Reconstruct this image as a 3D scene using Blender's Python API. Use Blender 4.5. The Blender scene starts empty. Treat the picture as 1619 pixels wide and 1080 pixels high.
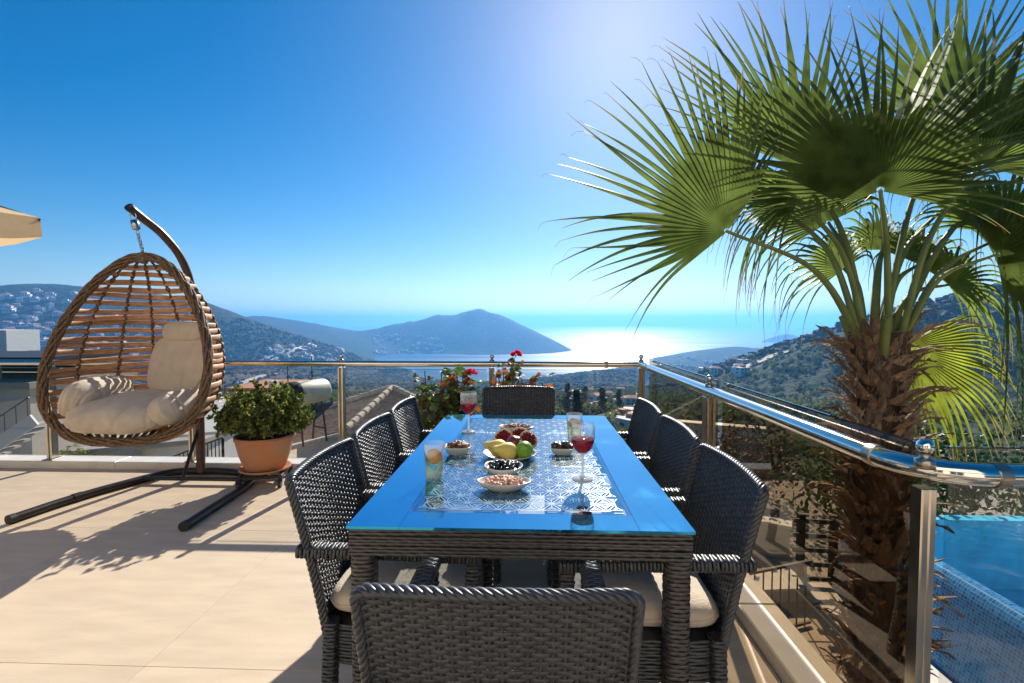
import bpy, math, random
import numpy as np
from mathutils import Vector, Matrix
random.seed(7)
RNG = np.random.default_rng(11)
SC = bpy.context.scene
COL = SC.collection
PI = math.pi

# ------------------------------------------------------------------ camera
F, CX, CY, HZ, VX, H = 765.0, 809.5, 540.0, 509.0, 839.0, 1.32
YAW, PITCH = math.atan((VX - CX) / F), math.atan((CY - HZ) / F)
cam = bpy.data.cameras.new('camera')
cam.lens = F / 1619 * 36
cam.sensor_width = 36
cam.clip_start, cam.clip_end = 0.05, 80000
camo = bpy.data.objects.new('camera', cam)
COL.objects.link(camo)
camo.location = (0, 0, H)
camo.rotation_euler = (PI / 2 - PITCH, 0, YAW)
SC.camera = camo
CAMR = np.array(camo.rotation_euler.to_matrix())


def ray(px, py):
    d = CAMR @ np.array([(px - CX) / F, (CY - py) / F, -1.0])
    return d / np.linalg.norm(d)


def atz(px, py, z):
    d = ray(px, py)
    t = (z - H) / d[2]
    return Vector((d[0] * t, d[1] * t, z))


def aty(px, py, y):
    d = ray(px, py)
    t = y / d[1]
    return Vector((d[0] * t, y, H + d[2] * t))


# ------------------------------------------------------------------ sky and sun
SUN = ray(985, 8)
SUN_EL = math.asin(SUN[2])
SUN_AZ = math.atan2(SUN[0], SUN[1])          # clockwise from +Y
W = bpy.data.worlds.new('World')
SC.world = W
W.use_nodes = True
wn, wl = W.node_tree.nodes, W.node_tree.links
wn.clear()
sky = wn.new('ShaderNodeTexSky')
sky.sky_type = 'NISHITA'
sky.sun_disc = False
sky.sun_elevation = SUN_EL
sky.sun_rotation = SUN_AZ
sky.altitude = 150
sky.air_density = 0.9
sky.dust_density = 0.30
sky.ozone_density = 2.0
hs = wn.new('ShaderNodeHueSaturation')
hs.inputs['Saturation'].default_value = 1.56
bg = wn.new('ShaderNodeBackground')
bg.inputs['Strength'].default_value = 0.060
wo = wn.new('ShaderNodeOutputWorld')
wl.new(sky.outputs[0], hs.inputs['Color'])
wl.new(hs.outputs[0], bg.inputs['Color'])
wl.new(bg.outputs[0], wo.inputs['Surface'])
sl = bpy.data.lights.new('sun', 'SUN')
sl.energy = 4.6
sl.angle = math.radians(0.53)
sl.color = (1.0, 0.93, 0.82)
so = bpy.data.objects.new('sun', sl)
COL.objects.link(so)
so.rotation_euler = Vector(SUN).to_track_quat('Z', 'Y').to_euler()
SC.view_settings.view_transform = 'Standard'
SC.view_settings.look = 'None'
SC.view_settings.gamma = 1
SC.view_settings.exposure = 0.88
SC.render.engine = 'CYCLES'
cy = SC.cycles
cy.use_denoising = True
cy.max_bounces = 10
cy.diffuse_bounces = 3
cy.glossy_bounces = 4
cy.transmission_bounces = 8
cy.transparent_max_bounces = 24
cy.volume_bounces = 1
cy.caustics_reflective = False
cy.caustics_refractive = False
cy.sample_clamp_indirect = 6


# ------------------------------------------------------------------ mesh helpers
class MB:
    """collects vertices and faces, build() links them as one mesh object"""

    def __init__(s):
        s.v, s.f, s.k, s.m, s.n, s.cm = [], [], [], [], 0, 0

    def add(s, V, Fc):
        V = np.asarray(V, float).reshape(-1, 3)
        if isinstance(Fc, np.ndarray):
            s.f.append((Fc + s.n).ravel())
            s.k.append(np.full(len(Fc), Fc.shape[1]))
            s.m.append(np.full(len(Fc), s.cm))
        else:
            for f in Fc:
                s.f.append(np.array(f) + s.n)
            s.k.append(np.array([len(f) for f in Fc]))
            s.m.append(np.full(len(Fc), s.cm))
        s.v.append(V)
        s.n += len(V)
        return s

    def grid(s, V, cu=False, cv=False):
        V = np.asarray(V, float)
        a, b = V.shape[:2]
        i = np.arange(a if cu else a - 1)
        j = np.arange(b if cv else b - 1)
        I, J = np.meshgrid(i, j, indexing='ij')
        I2, J2 = (I + 1) % a, (J + 1) % b
        Q = np.stack([I * b + J, I2 * b + J, I2 * b + J2, I * b + J2], -1).reshape(-1, 4)
        return s.add(V.reshape(-1, 3), Q)

    def box(s, c, d, rz=0.0, rx=0.0, ry=0.0, bev=0.0):
        x, y, z = d[0] / 2, d[1] / 2, d[2] / 2
        if bev <= 0:
            V = np.array([[a * x, b * y, e * z] for a in (-1, 1) for b in (-1, 1) for e in (-1, 1)])
            Fc = np.array([[0, 1, 3, 2], [4, 6, 7, 5], [0, 4, 5, 1], [2, 3, 7, 6], [0, 2, 6, 4], [1, 5, 7, 3]])
        else:
            b = min(bev, x * .9, y * .9, z * .9)
            V = []
            for (zz, ins) in ((-z, b), (-z + b, 0), (z - b, 0), (z, b)):
                X, Y = x - ins, y - ins
                V += [[-X + b, -Y, zz], [X - b, -Y, zz], [X, -Y + b, zz], [X, Y - b, zz], [X - b, Y, zz], [-X + b, Y, zz], [-X, Y - b, zz], [-X, -Y + b, zz]]
            V = np.array(V)
            Fc = [tuple(range(7, -1, -1)), tuple(range(24, 32))]
            for r in range(3):
                for i in range(8):
                    Fc.append((r * 8 + i, r * 8 + (i + 1) % 8, r * 8 + 8 + (i + 1) % 8, r * 8 + 8 + i))
        if rz or rx or ry:
            R = np.array(Matrix.Rotation(rz, 3, 'Z') @ Matrix.Rotation(ry, 3, 'Y') @ Matrix.Rotation(rx, 3, 'X'))
            V = V @ R.T
        return s.add(V + np.array(c), Fc)

    def tube(s, pts, r, seg=10, closed=False, caps=True, flat=None):
        P = np.asarray(pts, float)
        n = len(P)
        r = np.broadcast_to(np.asarray(r, float), (n,))
        if closed:
            T = np.roll(P, -1, 0) - np.roll(P, 1, 0)
        else:
            T = np.gradient(P, axis=0)
        T /= np.linalg.norm(T, axis=1)[:, None] + 1e-12
        up = np.array([0, 0, 1.0]) if abs(T[0][2]) < .9 else np.array([1.0, 0, 0])
        N = np.zeros_like(P)
        nn = up - T[0] * (up @ T[0])
        N[0] = nn / np.linalg.norm(nn)
        for i in range(1, n):
            nn = N[i - 1] - T[i] * (N[i - 1] @ T[i])
            N[i] = nn / (np.linalg.norm(nn) + 1e-12)
        B = np.cross(T, N)
        a = np.arange(seg) * 2 * PI / seg
        fl = 1.0 if flat is None else flat
        V = P[:, None] + r[:, None, None] * (np.cos(a)[None, :, None] * N[:, None] * fl + np.sin(a)[None, :, None] * B[:, None])
        s.grid(V, cu=closed, cv=True)
        if caps and not closed:
            s.add(V[0], [tuple(range(seg - 1, -1, -1))])
            s.add(V[-1], [tuple(range(seg))])
        return s

    def lathe(s, prof, seg=32, c=(0, 0, 0), sx=1.0, sy=1.0):
        p = np.asarray(prof, float)
        a = np.arange(seg) * 2 * PI / seg
        V = np.stack([p[:, 0][:, None] * np.cos(a) * sx, p[:, 0][:, None] * np.sin(a) * sy, np.repeat(p[:, 1][:, None], seg, 1)], -1) + np.array(c)
        return s.grid(V[::-1], cv=True)

    def ball(s, c, r, nu=16, nv=10, fn=None, R=None):
        a = np.arange(nu) * 2 * PI / nu
        b = np.linspace(1e-3, PI - 1e-3, nv)
        V = np.stack([np.sin(b)[:, None] * np.cos(a), np.sin(b)[:, None] * np.sin(a), np.repeat(np.cos(b)[:, None], nu, 1)], -1)
        if fn:
            V = fn(V)
        V = V * np.array(r)
        if R is not None:
            V = V @ np.array(R).T
        return s.grid(V + np.array(c), cv=True)

    def build(s, name, mats, parent=None, smooth=False, loc=None, **pr):
        me = bpy.data.meshes.new(name)
        V = np.concatenate(s.v)
        L = np.concatenate(s.f).astype(np.int32)
        K = np.concatenate(s.k).astype(np.int32)
        me.vertices.add(len(V))
        me.vertices.foreach_set('co', V.astype(np.float32).ravel())
        me.loops.add(len(L))
        me.loops.foreach_set('vertex_index', L)
        me.polygons.add(len(K))
        me.polygons.foreach_set('loop_start', np.concatenate([[0], np.cumsum(K)[:-1]]).astype(np.int32))
        me.polygons.foreach_set('material_index', np.concatenate(s.m).astype(np.int32))
        me.polygons.foreach_set('use_smooth', np.full(len(K), bool(smooth)))
        me.update(calc_edges=True)
        for m in (mats if isinstance(mats, (list, tuple)) else [mats]):
            me.materials.append(M[m])
        return link(name, me, parent, loc, **pr)


def link(name, data, parent=None, loc=None, rot=None, **pr):
    o = bpy.data.objects.new(name, data)
    COL.objects.link(o)
    if parent is not None:
        o.parent = parent
    if loc is not None:
        o.location = loc
    if rot is not None:
        o.rotation_euler = rot
    for k, v in pr.items():
        o[k] = v
    return o


def thing(name, label, cat, loc=(0, 0, 0), rz=0.0, group=None):
    o = link(name, None, None, loc, (0, 0, rz), label=label, category=cat)
    o.empty_display_size = .05
    if group:
        o['group'] = group
    return o


def copy_tree(o, parent=None):
    c = o.copy()
    COL.objects.link(c)
    if parent is not None:
        c.parent = parent
    for ch in [x for x in bpy.data.objects if x.parent is o]:
        copy_tree(ch, c)
    return c


# ------------------------------------------------------------------ materials
M = {}


def mat(name, col, rough=.6, metal=0.0, var=.0, scale=8.0, bump=0.0, bscale=None, col2=None, coord='Object', rnd=0.0, stretch=None, trans=0.0, spec=.5, sheen=0.0, coat=0.0, detail=5.0):
    m = bpy.data.materials.new(name)
    m.use_nodes = True
    n, l = m.node_tree.nodes, m.node_tree.links
    b = n['Principled BSDF']
    b.inputs['Roughness'].default_value = rough
    b.inputs['Metallic'].default_value = metal
    b.inputs['Specular IOR Level'].default_value = spec
    b.inputs['Coat Weight'].default_value = coat
    b.inputs['Sheen Weight'].default_value = sheen
    out = n['Material Output']
    c = tuple(col) + (1,)
    csock = None
    tc = n.new('ShaderNodeTexCoord')
    mp = n.new('ShaderNodeMapping')
    l.new(tc.outputs[coord], mp.inputs['Vector'])
    if stretch:
        mp.inputs['Scale'].default_value = stretch
    if var or col2:
        t = n.new('ShaderNodeTexNoise')
        t.inputs['Scale'].default_value = scale
        t.inputs['Detail'].default_value = detail
        l.new(mp.outputs[0], t.inputs['Vector'])
        r = n.new('ShaderNodeValToRGB')
        c2 = tuple(col2) + (1,) if col2 else tuple(max(0, x * (1 - var)) for x in col) + (1,)
        c1 = c if col2 else tuple(min(1, x * (1 + var)) for x in col) + (1,)
        r.color_ramp.elements[0].position, r.color_ramp.elements[1].position = .32, .68
        r.color_ramp.elements[0].color, r.color_ramp.elements[1].color = c2, c1
        l.new(t.outputs['Fac'], r.inputs[0])
        csock = r.outputs[0]
    if rnd:
        oi = n.new('ShaderNodeObjectInfo')
        mr = n.new('ShaderNodeMapRange')
        mr.inputs['To Min'].default_value, mr.inputs['To Max'].default_value = 1 - rnd, 1 + rnd
        l.new(oi.outputs['Random'], mr.inputs['Value'])
        h = n.new('ShaderNodeHueSaturation')
        if csock:
            l.new(csock, h.inputs['Color'])
        else:
            h.inputs['Color'].default_value = c
        l.new(mr.outputs[0], h.inputs['Value'])
        csock = h.outputs[0]
    if csock:
        l.new(csock, b.inputs['Base Color'])
    else:
        b.inputs['Base Color'].default_value = c
    if bump:
        t2 = n.new('ShaderNodeTexNoise')
        t2.inputs['Scale'].default_value = bscale or scale * 3
        t2.inputs['Detail'].default_value = 6
        l.new(mp.outputs[0], t2.inputs['Vector'])
        bp = n.new('ShaderNodeBump')
        bp.inputs['Strength'].default_value = bump
        bp.inputs['Distance'].default_value = .02
        l.new(t2.outputs['Fac'], bp.inputs['Height'])
        l.new(bp.outputs[0], b.inputs['Normal'])
    if trans:
        tr = n.new('ShaderNodeBsdfTranslucent')
        if csock:
            l.new(csock, tr.inputs['Color'])
        else:
            tr.inputs['Color'].default_value = c
        mx = n.new('ShaderNodeMixShader')
        mx.inputs[0].default_value = trans
        l.new(b.outputs[0], mx.inputs[1])
        l.new(tr.outputs[0], mx.inputs[2])
        l.new(mx.outputs[0], out.inputs['Surface'])
    M[name] = m
    return m


def glassy(name, tint, ior=1.5, rough=0.0, bump=0.0, bscale=3.0, refl=1.0, edge=None):
    """thin clear sheet: tinted see-through plus a Fresnel mirror (no refraction, so light passes straight)"""
    m = bpy.data.materials.new(name)
    m.use_nodes = True
    n, l = m.node_tree.nodes, m.node_tree.links
    n.remove(n['Principled BSDF'])
    t = n.new('ShaderNodeBsdfTransparent')
    t.inputs[0].default_value = tuple(tint) + (1,)
    if edge:
        lw = n.new('ShaderNodeLayerWeight')
        lw.inputs['Blend'].default_value = .35
        mc = n.new('ShaderNodeMix')
        mc.data_type = 'RGBA'
        l.new(lw.outputs['Facing'], mc.inputs[0])
        mc.inputs[6].default_value = tuple(tint) + (1,)
        mc.inputs[7].default_value = tuple(edge) + (1,)
        l.new(mc.outputs[2], t.inputs[0])
    g = n.new('ShaderNodeBsdfGlossy')
    g.inputs['Roughness'].default_value = rough
    g.inputs['Color'].default_value = (refl, refl, refl, 1)
    fr = n.new('ShaderNodeFresnel')
    fr.inputs['IOR'].default_value = ior
    mx = n.new('ShaderNodeMixShader')
    gm = n.new('ShaderNodeNewGeometry')
    inv = n.new('ShaderNodeMath')
    inv.operation = 'SUBTRACT'
    inv.inputs[0].default_value = 1
    l.new(gm.outputs['Backfacing'], inv.inputs[1])
    ml = n.new('ShaderNodeMath')
    ml.operation = 'MULTIPLY'
    l.new(fr.outputs[0], ml.inputs[0])
    l.new(inv.outputs[0], ml.inputs[1])
    l.new(ml.outputs[0], mx.inputs[0])
    l.new(t.outputs[0], mx.inputs[1])
    l.new(g.outputs[0], mx.inputs[2])
    l.new(mx.outputs[0], n['Material Output'].inputs['Surface'])
    if bump:
        tx = n.new('ShaderNodeTexNoise')
        tx.inputs['Scale'].default_value = bscale
        tc = n.new('ShaderNodeTexCoord')
        l.new(tc.outputs['Object'], tx.inputs['Vector'])
        bp = n.new('ShaderNodeBump')
        bp.inputs['Strength'].default_value = bump
        bp.inputs['Distance'].default_value = .02
        l.new(tx.outputs['Fac'], bp.inputs['Height'])
        l.new(bp.outputs[0], g.inputs['Normal'])
        l.new(bp.outputs[0], fr.inputs['Normal'])
    M[name] = m
    return m


def palm_leaf(name, col, trans):
    """leaf that dries to straw at the tips (attribute tip runs 0..1 along a segment)"""
    m = mat(name, col, .46, var=.4, scale=9, trans=trans, rnd=.22)
    n, l = m.node_tree.nodes, m.node_tree.links
    at = n.new('ShaderNodeAttribute')
    at.attribute_name = 'tip'
    mr = n.new('ShaderNodeMapRange')
    mr.inputs['From Min'].default_value, mr.inputs['From Max'].default_value = .80, 1.0
    l.new(at.outputs['Fac'], mr.inputs['Value'])
    src = [k for k in n if k.type == 'HUE_SAT'][0].outputs[0]
    mx = n.new('ShaderNodeMix')
    mx.data_type = 'RGBA'
    l.new(mr.outputs[0], mx.inputs[0])
    l.new(src, mx.inputs[6])
    mx.inputs[7].default_value = (.42, .30, .12, 1)
    l.new(mx.outputs[2], n['Principled BSDF'].inputs['Base Color'])
    l.new(mx.outputs[2], [k for k in n if k.type == 'BSDF_TRANSLUCENT'][0].inputs['Color'])
    return m


mat('travertine', (.59, .472, .342), .62, var=.085, scale=3.0, stretch=(1.0, 4.5, 1), bump=.06, bscale=40, rnd=.02, detail=12)
mat('joint', (.46, .36, .25), .9)
mat('marble', (.70, .64, .55), .35, var=.1, scale=5, bump=.03)
mat('steel', (.62, .57, .48), .16, 1.0, var=.05, scale=40, stretch=(1, 1, .1))
mat('steel_bright', (.75, .73, .68), .10, 1.0)
mat('steel_dull', (.42, .37, .30), .32, 1.0, var=.1, scale=30)
mat('rubber', (.02, .02, .02), .6)
mat('wicker', (.046, .048, .053), .38, var=.35, scale=60, spec=.6)
mat('wicker_brown', (.075, .064, .056), .36, var=.35, scale=60, spec=.6)
mat('fabric', (.62, .52, .40), .9, var=.07, scale=25, bump=.25, bscale=160, sheen=.2)
mat('egg_fabric', (.60, .50, .385), .92, var=.08, scale=12, bump=.75, bscale=8, sheen=.2)
mat('egg_rattan', (.16, .095, .045), .6, var=.5, scale=60, bump=.4, bscale=120)
mat('egg_slat', (.50, .26, .12), .5, var=.3, scale=14, stretch=(1, 1, 6), rnd=.18, bump=.1, bscale=60)
mat('egg_cord', (.13, .075, .04), .7, var=.3, scale=50)
mat('stand_metal', (.028, .024, .022), .35, .3, var=.3, scale=20)
mat('stand_brown', (.10, .06, .045), .35, .3, var=.3, scale=30)
mat('chain', (.45, .45, .45), .25, 1.0)
mat('terracotta', (.52, .19, .07), .78, col2=(.46, .25, .15), scale=7, bump=.15, bscale=40, detail=9)
mat('soil', (.05, .035, .025), .95, var=.4, scale=30)
mat('leaf_bush', (.20, .25, .05), .40, var=.4, scale=9, trans=.35)
mat('leaf_bush_dark', (.05, .09, .02), .5, var=.4, scale=9, trans=.25)
mat('twig', (.14, .09, .05), .8, var=.3, scale=20)
mat('leaf_geranium', (.11, .17, .04), .5, var=.4, scale=14, trans=.4)
mat('leaf_geranium_red', (.32, .10, .035), .5, var=.35, scale=14, trans=.45)
mat('petal_red', (.75, .02, .05), .5, var=.2, scale=20, trans=.4)
mat('canvas', (.72, .55, .33), .85, var=.05, scale=12, bump=.08, bscale=90, trans=.35)
palm_leaf('palm_green', (.15, .21, .05), .52)
palm_leaf('palm_lit_through', (.36, .42, .05), .62)  # bright yellow stands for sun shining through the low fan
mat('palm_stalk', (.20, .24, .07), .62, var=.25, scale=6, trans=.15)
mat('palm_boot', (.42, .25, .13), .8, col2=(.17, .125, .09), scale=14, bump=.5, bscale=45, stretch=(3, 3, 1), rnd=.45, trans=.12)
mat('palm_fibre', (.10, .06, .035), .9, var=.5, scale=14, bump=.6, bscale=50)
mat('ceramic', (.66, .64, .58), .22, var=.03, scale=6, coat=.3)
mat('nut', (.22, .10, .045), .5, var=.4, scale=40)
mat('peanut', (.62, .34, .23), .5, var=.25, scale=60)
mat('olive_black', (.012, .012, .016), .18)
mat('date', (.06, .028, .02), .35, var=.5, scale=50)
mat('pear', (.86, .62, .15), .5, var=.12, scale=130, col2=(.76, .58, .12))
mat('lime', (.22, .42, .03), .38, var=.2, scale=30, bump=.1, bscale=90)
mat('pomegranate', (.20, .035, .04), .38, var=.4, scale=12, bump=.1)
mat('aril', (.22, .012, .025), .15, var=.3, scale=60)
mat('rind', (.68, .50, .32), .7, var=.15, scale=30)
mat('orange', (.85, .35, .03), .45, var=.1, scale=50)
mat('lemon', (1.0, .55, .02), .35, var=.08, scale=50, trans=.4)
mat('lemon_pale', (1.0, .62, .06), .35, trans=.5)
def tableware_glass():
    m = glassy('drink_glass', (.97, .985, .98), 1.55, edge=(.55, .62, .64))
    n, l = m.node_tree.nodes, m.node_tree.links
    tr = n.new('ShaderNodeBsdfTranslucent')
    tr.inputs['Color'].default_value = (.9, .93, .95, 1)  # whitish at grazing edges, standing in for bright edges of sunlit glass
    lw = n.new('ShaderNodeLayerWeight')
    lw.inputs['Blend'].default_value = .25
    mu = n.new('ShaderNodeMath')
    mu.operation = 'MULTIPLY_ADD'
    mu.inputs[1].default_value, mu.inputs[2].default_value = .24, .012
    l.new(lw.outputs['Facing'], mu.inputs[0])
    mx = n.new('ShaderNodeMixShader')
    out = n['Material Output']
    l.new(mu.outputs[0], mx.inputs[0])
    l.new(out.inputs['Surface'].links[0].from_socket, mx.inputs[1])
    l.new(tr.outputs[0], mx.inputs[2])
    l.new(mx.outputs[0], out.inputs['Surface'])


tableware_glass()
mat('stem_glass', (.80, .86, .88), .06, trans=.5, spec=.9)
glassy('water', (.98, .94, .70), 1.25, edge=(.9, .80, .42))
mat('wine', (.60, .008, .03), .1, trans=.65)
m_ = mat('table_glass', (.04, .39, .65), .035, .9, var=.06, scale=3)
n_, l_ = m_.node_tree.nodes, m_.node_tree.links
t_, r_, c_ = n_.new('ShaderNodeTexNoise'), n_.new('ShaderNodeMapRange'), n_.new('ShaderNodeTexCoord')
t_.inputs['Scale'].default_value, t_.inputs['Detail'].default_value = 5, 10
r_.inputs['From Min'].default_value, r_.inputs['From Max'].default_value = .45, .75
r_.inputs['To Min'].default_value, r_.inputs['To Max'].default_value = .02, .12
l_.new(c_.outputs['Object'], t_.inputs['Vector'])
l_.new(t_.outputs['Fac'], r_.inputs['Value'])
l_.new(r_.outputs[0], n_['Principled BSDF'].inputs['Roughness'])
m_ = bpy.data.materials.new('table_clear')
m_.use_nodes = True
n_, l_ = m_.node_tree.nodes, m_.node_tree.links
n_.remove(n_['Principled BSDF'])
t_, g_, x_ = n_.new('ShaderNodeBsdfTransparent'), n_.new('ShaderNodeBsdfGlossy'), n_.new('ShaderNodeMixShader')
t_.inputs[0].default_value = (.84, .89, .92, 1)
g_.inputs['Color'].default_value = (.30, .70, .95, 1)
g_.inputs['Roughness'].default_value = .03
gm_, fm_ = n_.new('ShaderNodeNewGeometry'), n_.new('ShaderNodeMath')
fm_.operation = 'MULTIPLY_ADD'
fm_.inputs[1].default_value, fm_.inputs[2].default_value = -.50, .50
l_.new(gm_.outputs['Backfacing'], fm_.inputs[0])
l_.new(fm_.outputs[0], x_.inputs[0])
l_.new(t_.outputs[0], x_.inputs[1])
l_.new(g_.outputs[0], x_.inputs[2])
l_.new(x_.outputs[0], n_['Material Output'].inputs['Surface'])
M['table_clear'] = m_
m_ = mat('table_print', (.38, .56, .70), .30, spec=.6)
n_, l_ = m_.node_tree.nodes, m_.node_tree.links
t_, x_ = n_.new('ShaderNodeBsdfTransparent'), n_.new('ShaderNodeMixShader')
x_.inputs[0].default_value = .5
l_.new(n_['Principled BSDF'].outputs[0], x_.inputs[1])
l_.new(t_.outputs[0], x_.inputs[2])
l_.new(x_.outputs[0], n_['Material Output'].inputs['Surface'])
glassy('rail_glass', (.90, .90, .885), 1.5)
glassy('rail_glass_bronze', (.70, .62, .51), 1.5)
glassy('glass_rim', (.30, .36, .34), 1.5)
mat('plaster', (.55, .51, .45), .9, var=.08, scale=3, bump=.15, bscale=20)
mat('plaster_white', (.80, .78, .74), .9, var=.05, scale=2)
mat('plaster_grey', (.36, .34, .31), .9, var=.15, scale=2)
mat('dark_glass', (.02, .03, .04), .08, spec=.7)
mat('roof_tile', (.34, .245, .18), .85, var=.35, scale=6, rnd=.15, bump=.2)
mat('ridge_tile', (.60, .50, .38), .85, var=.2, scale=6, rnd=.1)
mat('roof_red', (.45, .20, .12), .85, var=.3, scale=4)
mat('iron', (.04, .035, .03), .5, .5)
mat('tank_cream', (.70, .64, .50), .5, var=.12, scale=4)
mat('white_paint', (.80, .80, .78), .5, var=.05, scale=3)
mat('solar_blue', (.02, .05, .14), .1, spec=.8)
mat('patio', (.42, .33, .23), .8, var=.2, scale=1.6, bump=.2, bscale=14)
mat('gravel', (.30, .25, .20), .95, var=.55, scale=26, bump=.8, bscale=40)
mat('road_dirt', (.55, .47, .38), .95, var=.2, scale=.05)
mat('scrub', (.105, .125, .034), .8, var=.6, scale=.35, trans=.5)
mat('scrub_dry', (.16, .10, .06), .8, var=.5, scale=.5)
mat('pine', (.045, .07, .03), .8, var=.5, scale=.7, trans=.15)
mat('trunk_bark', (.13, .09, .06), .9, var=.4, scale=6)
mat('plaster_villa', (.74, .66, .54), .9, var=.05, scale=2)
mat('woodland', (.030, .052, .018), .9, var=.6, scale=.05, trans=.2)
mat('leaf_bush_gold', (.30, .30, .07), .45, var=.3, scale=9, trans=.4)
palm_leaf('palm_backlit', (.20, .27, .06), .6)  # paler green puts backlight into the colour of the rear fronds
# ------------------------------------------------------------------ terrain
SEA = -150.0


def vnoise(x, y, seed=0):
    xi, yi = np.floor(x), np.floor(y)
    fx, fy = x - xi, y - yi
    fx, fy = fx * fx * (3 - 2 * fx), fy * fy * (3 - 2 * fy)

    def h(a, b):
        s = np.sin(a * 127.1 + b * 311.7 + seed * 74.7) * 43758.5453
        return s - np.floor(s)
    return (h(xi, yi) * (1 - fx) + h(xi + 1, yi) * fx) * (1 - fy) + (h(xi, yi + 1) * (1 - fx) + h(xi + 1, yi + 1) * fx) * fy


def fbm(x, y, oct=4, seed=0):
    s, a, t = 0, 1.0, 0
    for i in range(oct):
        s = s + a * (vnoise(x * 2 ** i, y * 2 ** i, seed + i) - .5)
        t += a
        a *= .5
    return s / t * 2


def rl(l):
    return np.array([tuple(aty(*p)) for p in l])


RIDGES = [
    (rl([(-400, 480, 1900), (0, 452, 1500), (60, 447, 1500), (150, 458, 1500), (240, 466, 1450), (312, 482, 1300)]), .40, 60),
    (rl([(312, 481, 1300), (360, 505, 1250), (410, 530, 1200), (465, 556, 1150)]), .45, 40),
    (rl([(360, 508, 2600), (410, 498, 2600), (455, 506, 2600), (500, 516, 2600), (545, 526, 2650)]), .22, 50),
    (rl([(545, 526, 2650), (600, 518, 2700), (650, 507, 2700), (692, 497, 2700), (722, 497, 2700), (757, 488, 2700), (783, 496, 2650), (808, 520, 2600), (835, 540, 2500), (866, 556, 2400)]), .50, 25),
    (rl([(330, 600, 800), (400, 588, 1000), (470, 577, 1300), (520, 570, 1700), (560, 564, 2000)]), .13, 60),
    (rl([(900, 603, 1050), (1010, 588, 1150), (1060, 580, 1350)]), .14, 40),
    (rl([(1060, 577, 1700), (1110, 562, 1800), (1165, 548, 1900), (1200, 551, 1900), (1260, 548, 1850)]), .2, 40),
    (rl([(1160, 600, 760), (1235, 571, 600), (1270, 556, 560), (1330, 535, 500), (1420, 510, 450), (1500, 480, 430), (1619, 449, 430), (1850, 415, 400)]), .42, 22),
    (rl([(1222, 535, 3700), (1243, 525, 3700), (1264, 536, 3700)]), .5, 25),
]


def terr(x, y):
    x, y = np.asarray(x, float), np.asarray(y, float)
    r = np.hypot(x, y) + 1e-6
    c = y / r
    z = -(3.4 + .125 * r * np.clip(c, 0, 1) + 4.5 * (1 - np.exp(-r / 50))) + np.clip(-c, 0, 1) * np.minimum(.08 * r, 70)
    k = np.minimum(25, .03 * r + .3)
    for P, sl_, w in RIDGES:
        best = np.full(x.shape, -1e9)
        for a, b in zip(P[:-1], P[1:]):
            d = b[:2] - a[:2]
            t = np.clip(((x - a[0]) * d[0] + (y - a[1]) * d[1]) / (d @ d), 0, 1)
            q = np.hypot(x - a[0] - t * d[0], y - a[1] - t * d[1])
            best = np.maximum(best, a[2] + (b[2] - a[2]) * t - sl_ * (np.sqrt(q * q + w * w) - w))
        h = np.clip(.5 + .5 * (z - best) / k, 0, 1)
        z = best * (1 - h) + z * h + k * h * (1 - h)
    f = np.clip((r - 60) / 700, 0, 1)
    land = np.clip((z - SEA + 2) / 70, 0, 1)
    z = z + land * (fbm(x / 230, y / 230, 5, 3) * 15 * f + fbm(x / 38, y / 38, 3, 9) * 2.2 * np.clip((r - 20) / 120, 0, 1))
    return np.maximum(z, SEA - 6)


az = np.concatenate([np.linspace(-180, -62, 40, endpoint=False), np.linspace(-62, 62, 620), np.linspace(62, 180, 41)[1:-1]]) * PI / 180
rr = np.geomspace(5.5, 19500, 300)
AZ, RR = np.meshgrid(az, rr, indexing='ij')
TX, TY = RR * np.sin(AZ), RR * np.cos(AZ)
TZ = terr(TX, TY)
mb = MB()
mb.grid(np.stack([TX, TY, TZ], -1), cu=True)


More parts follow.
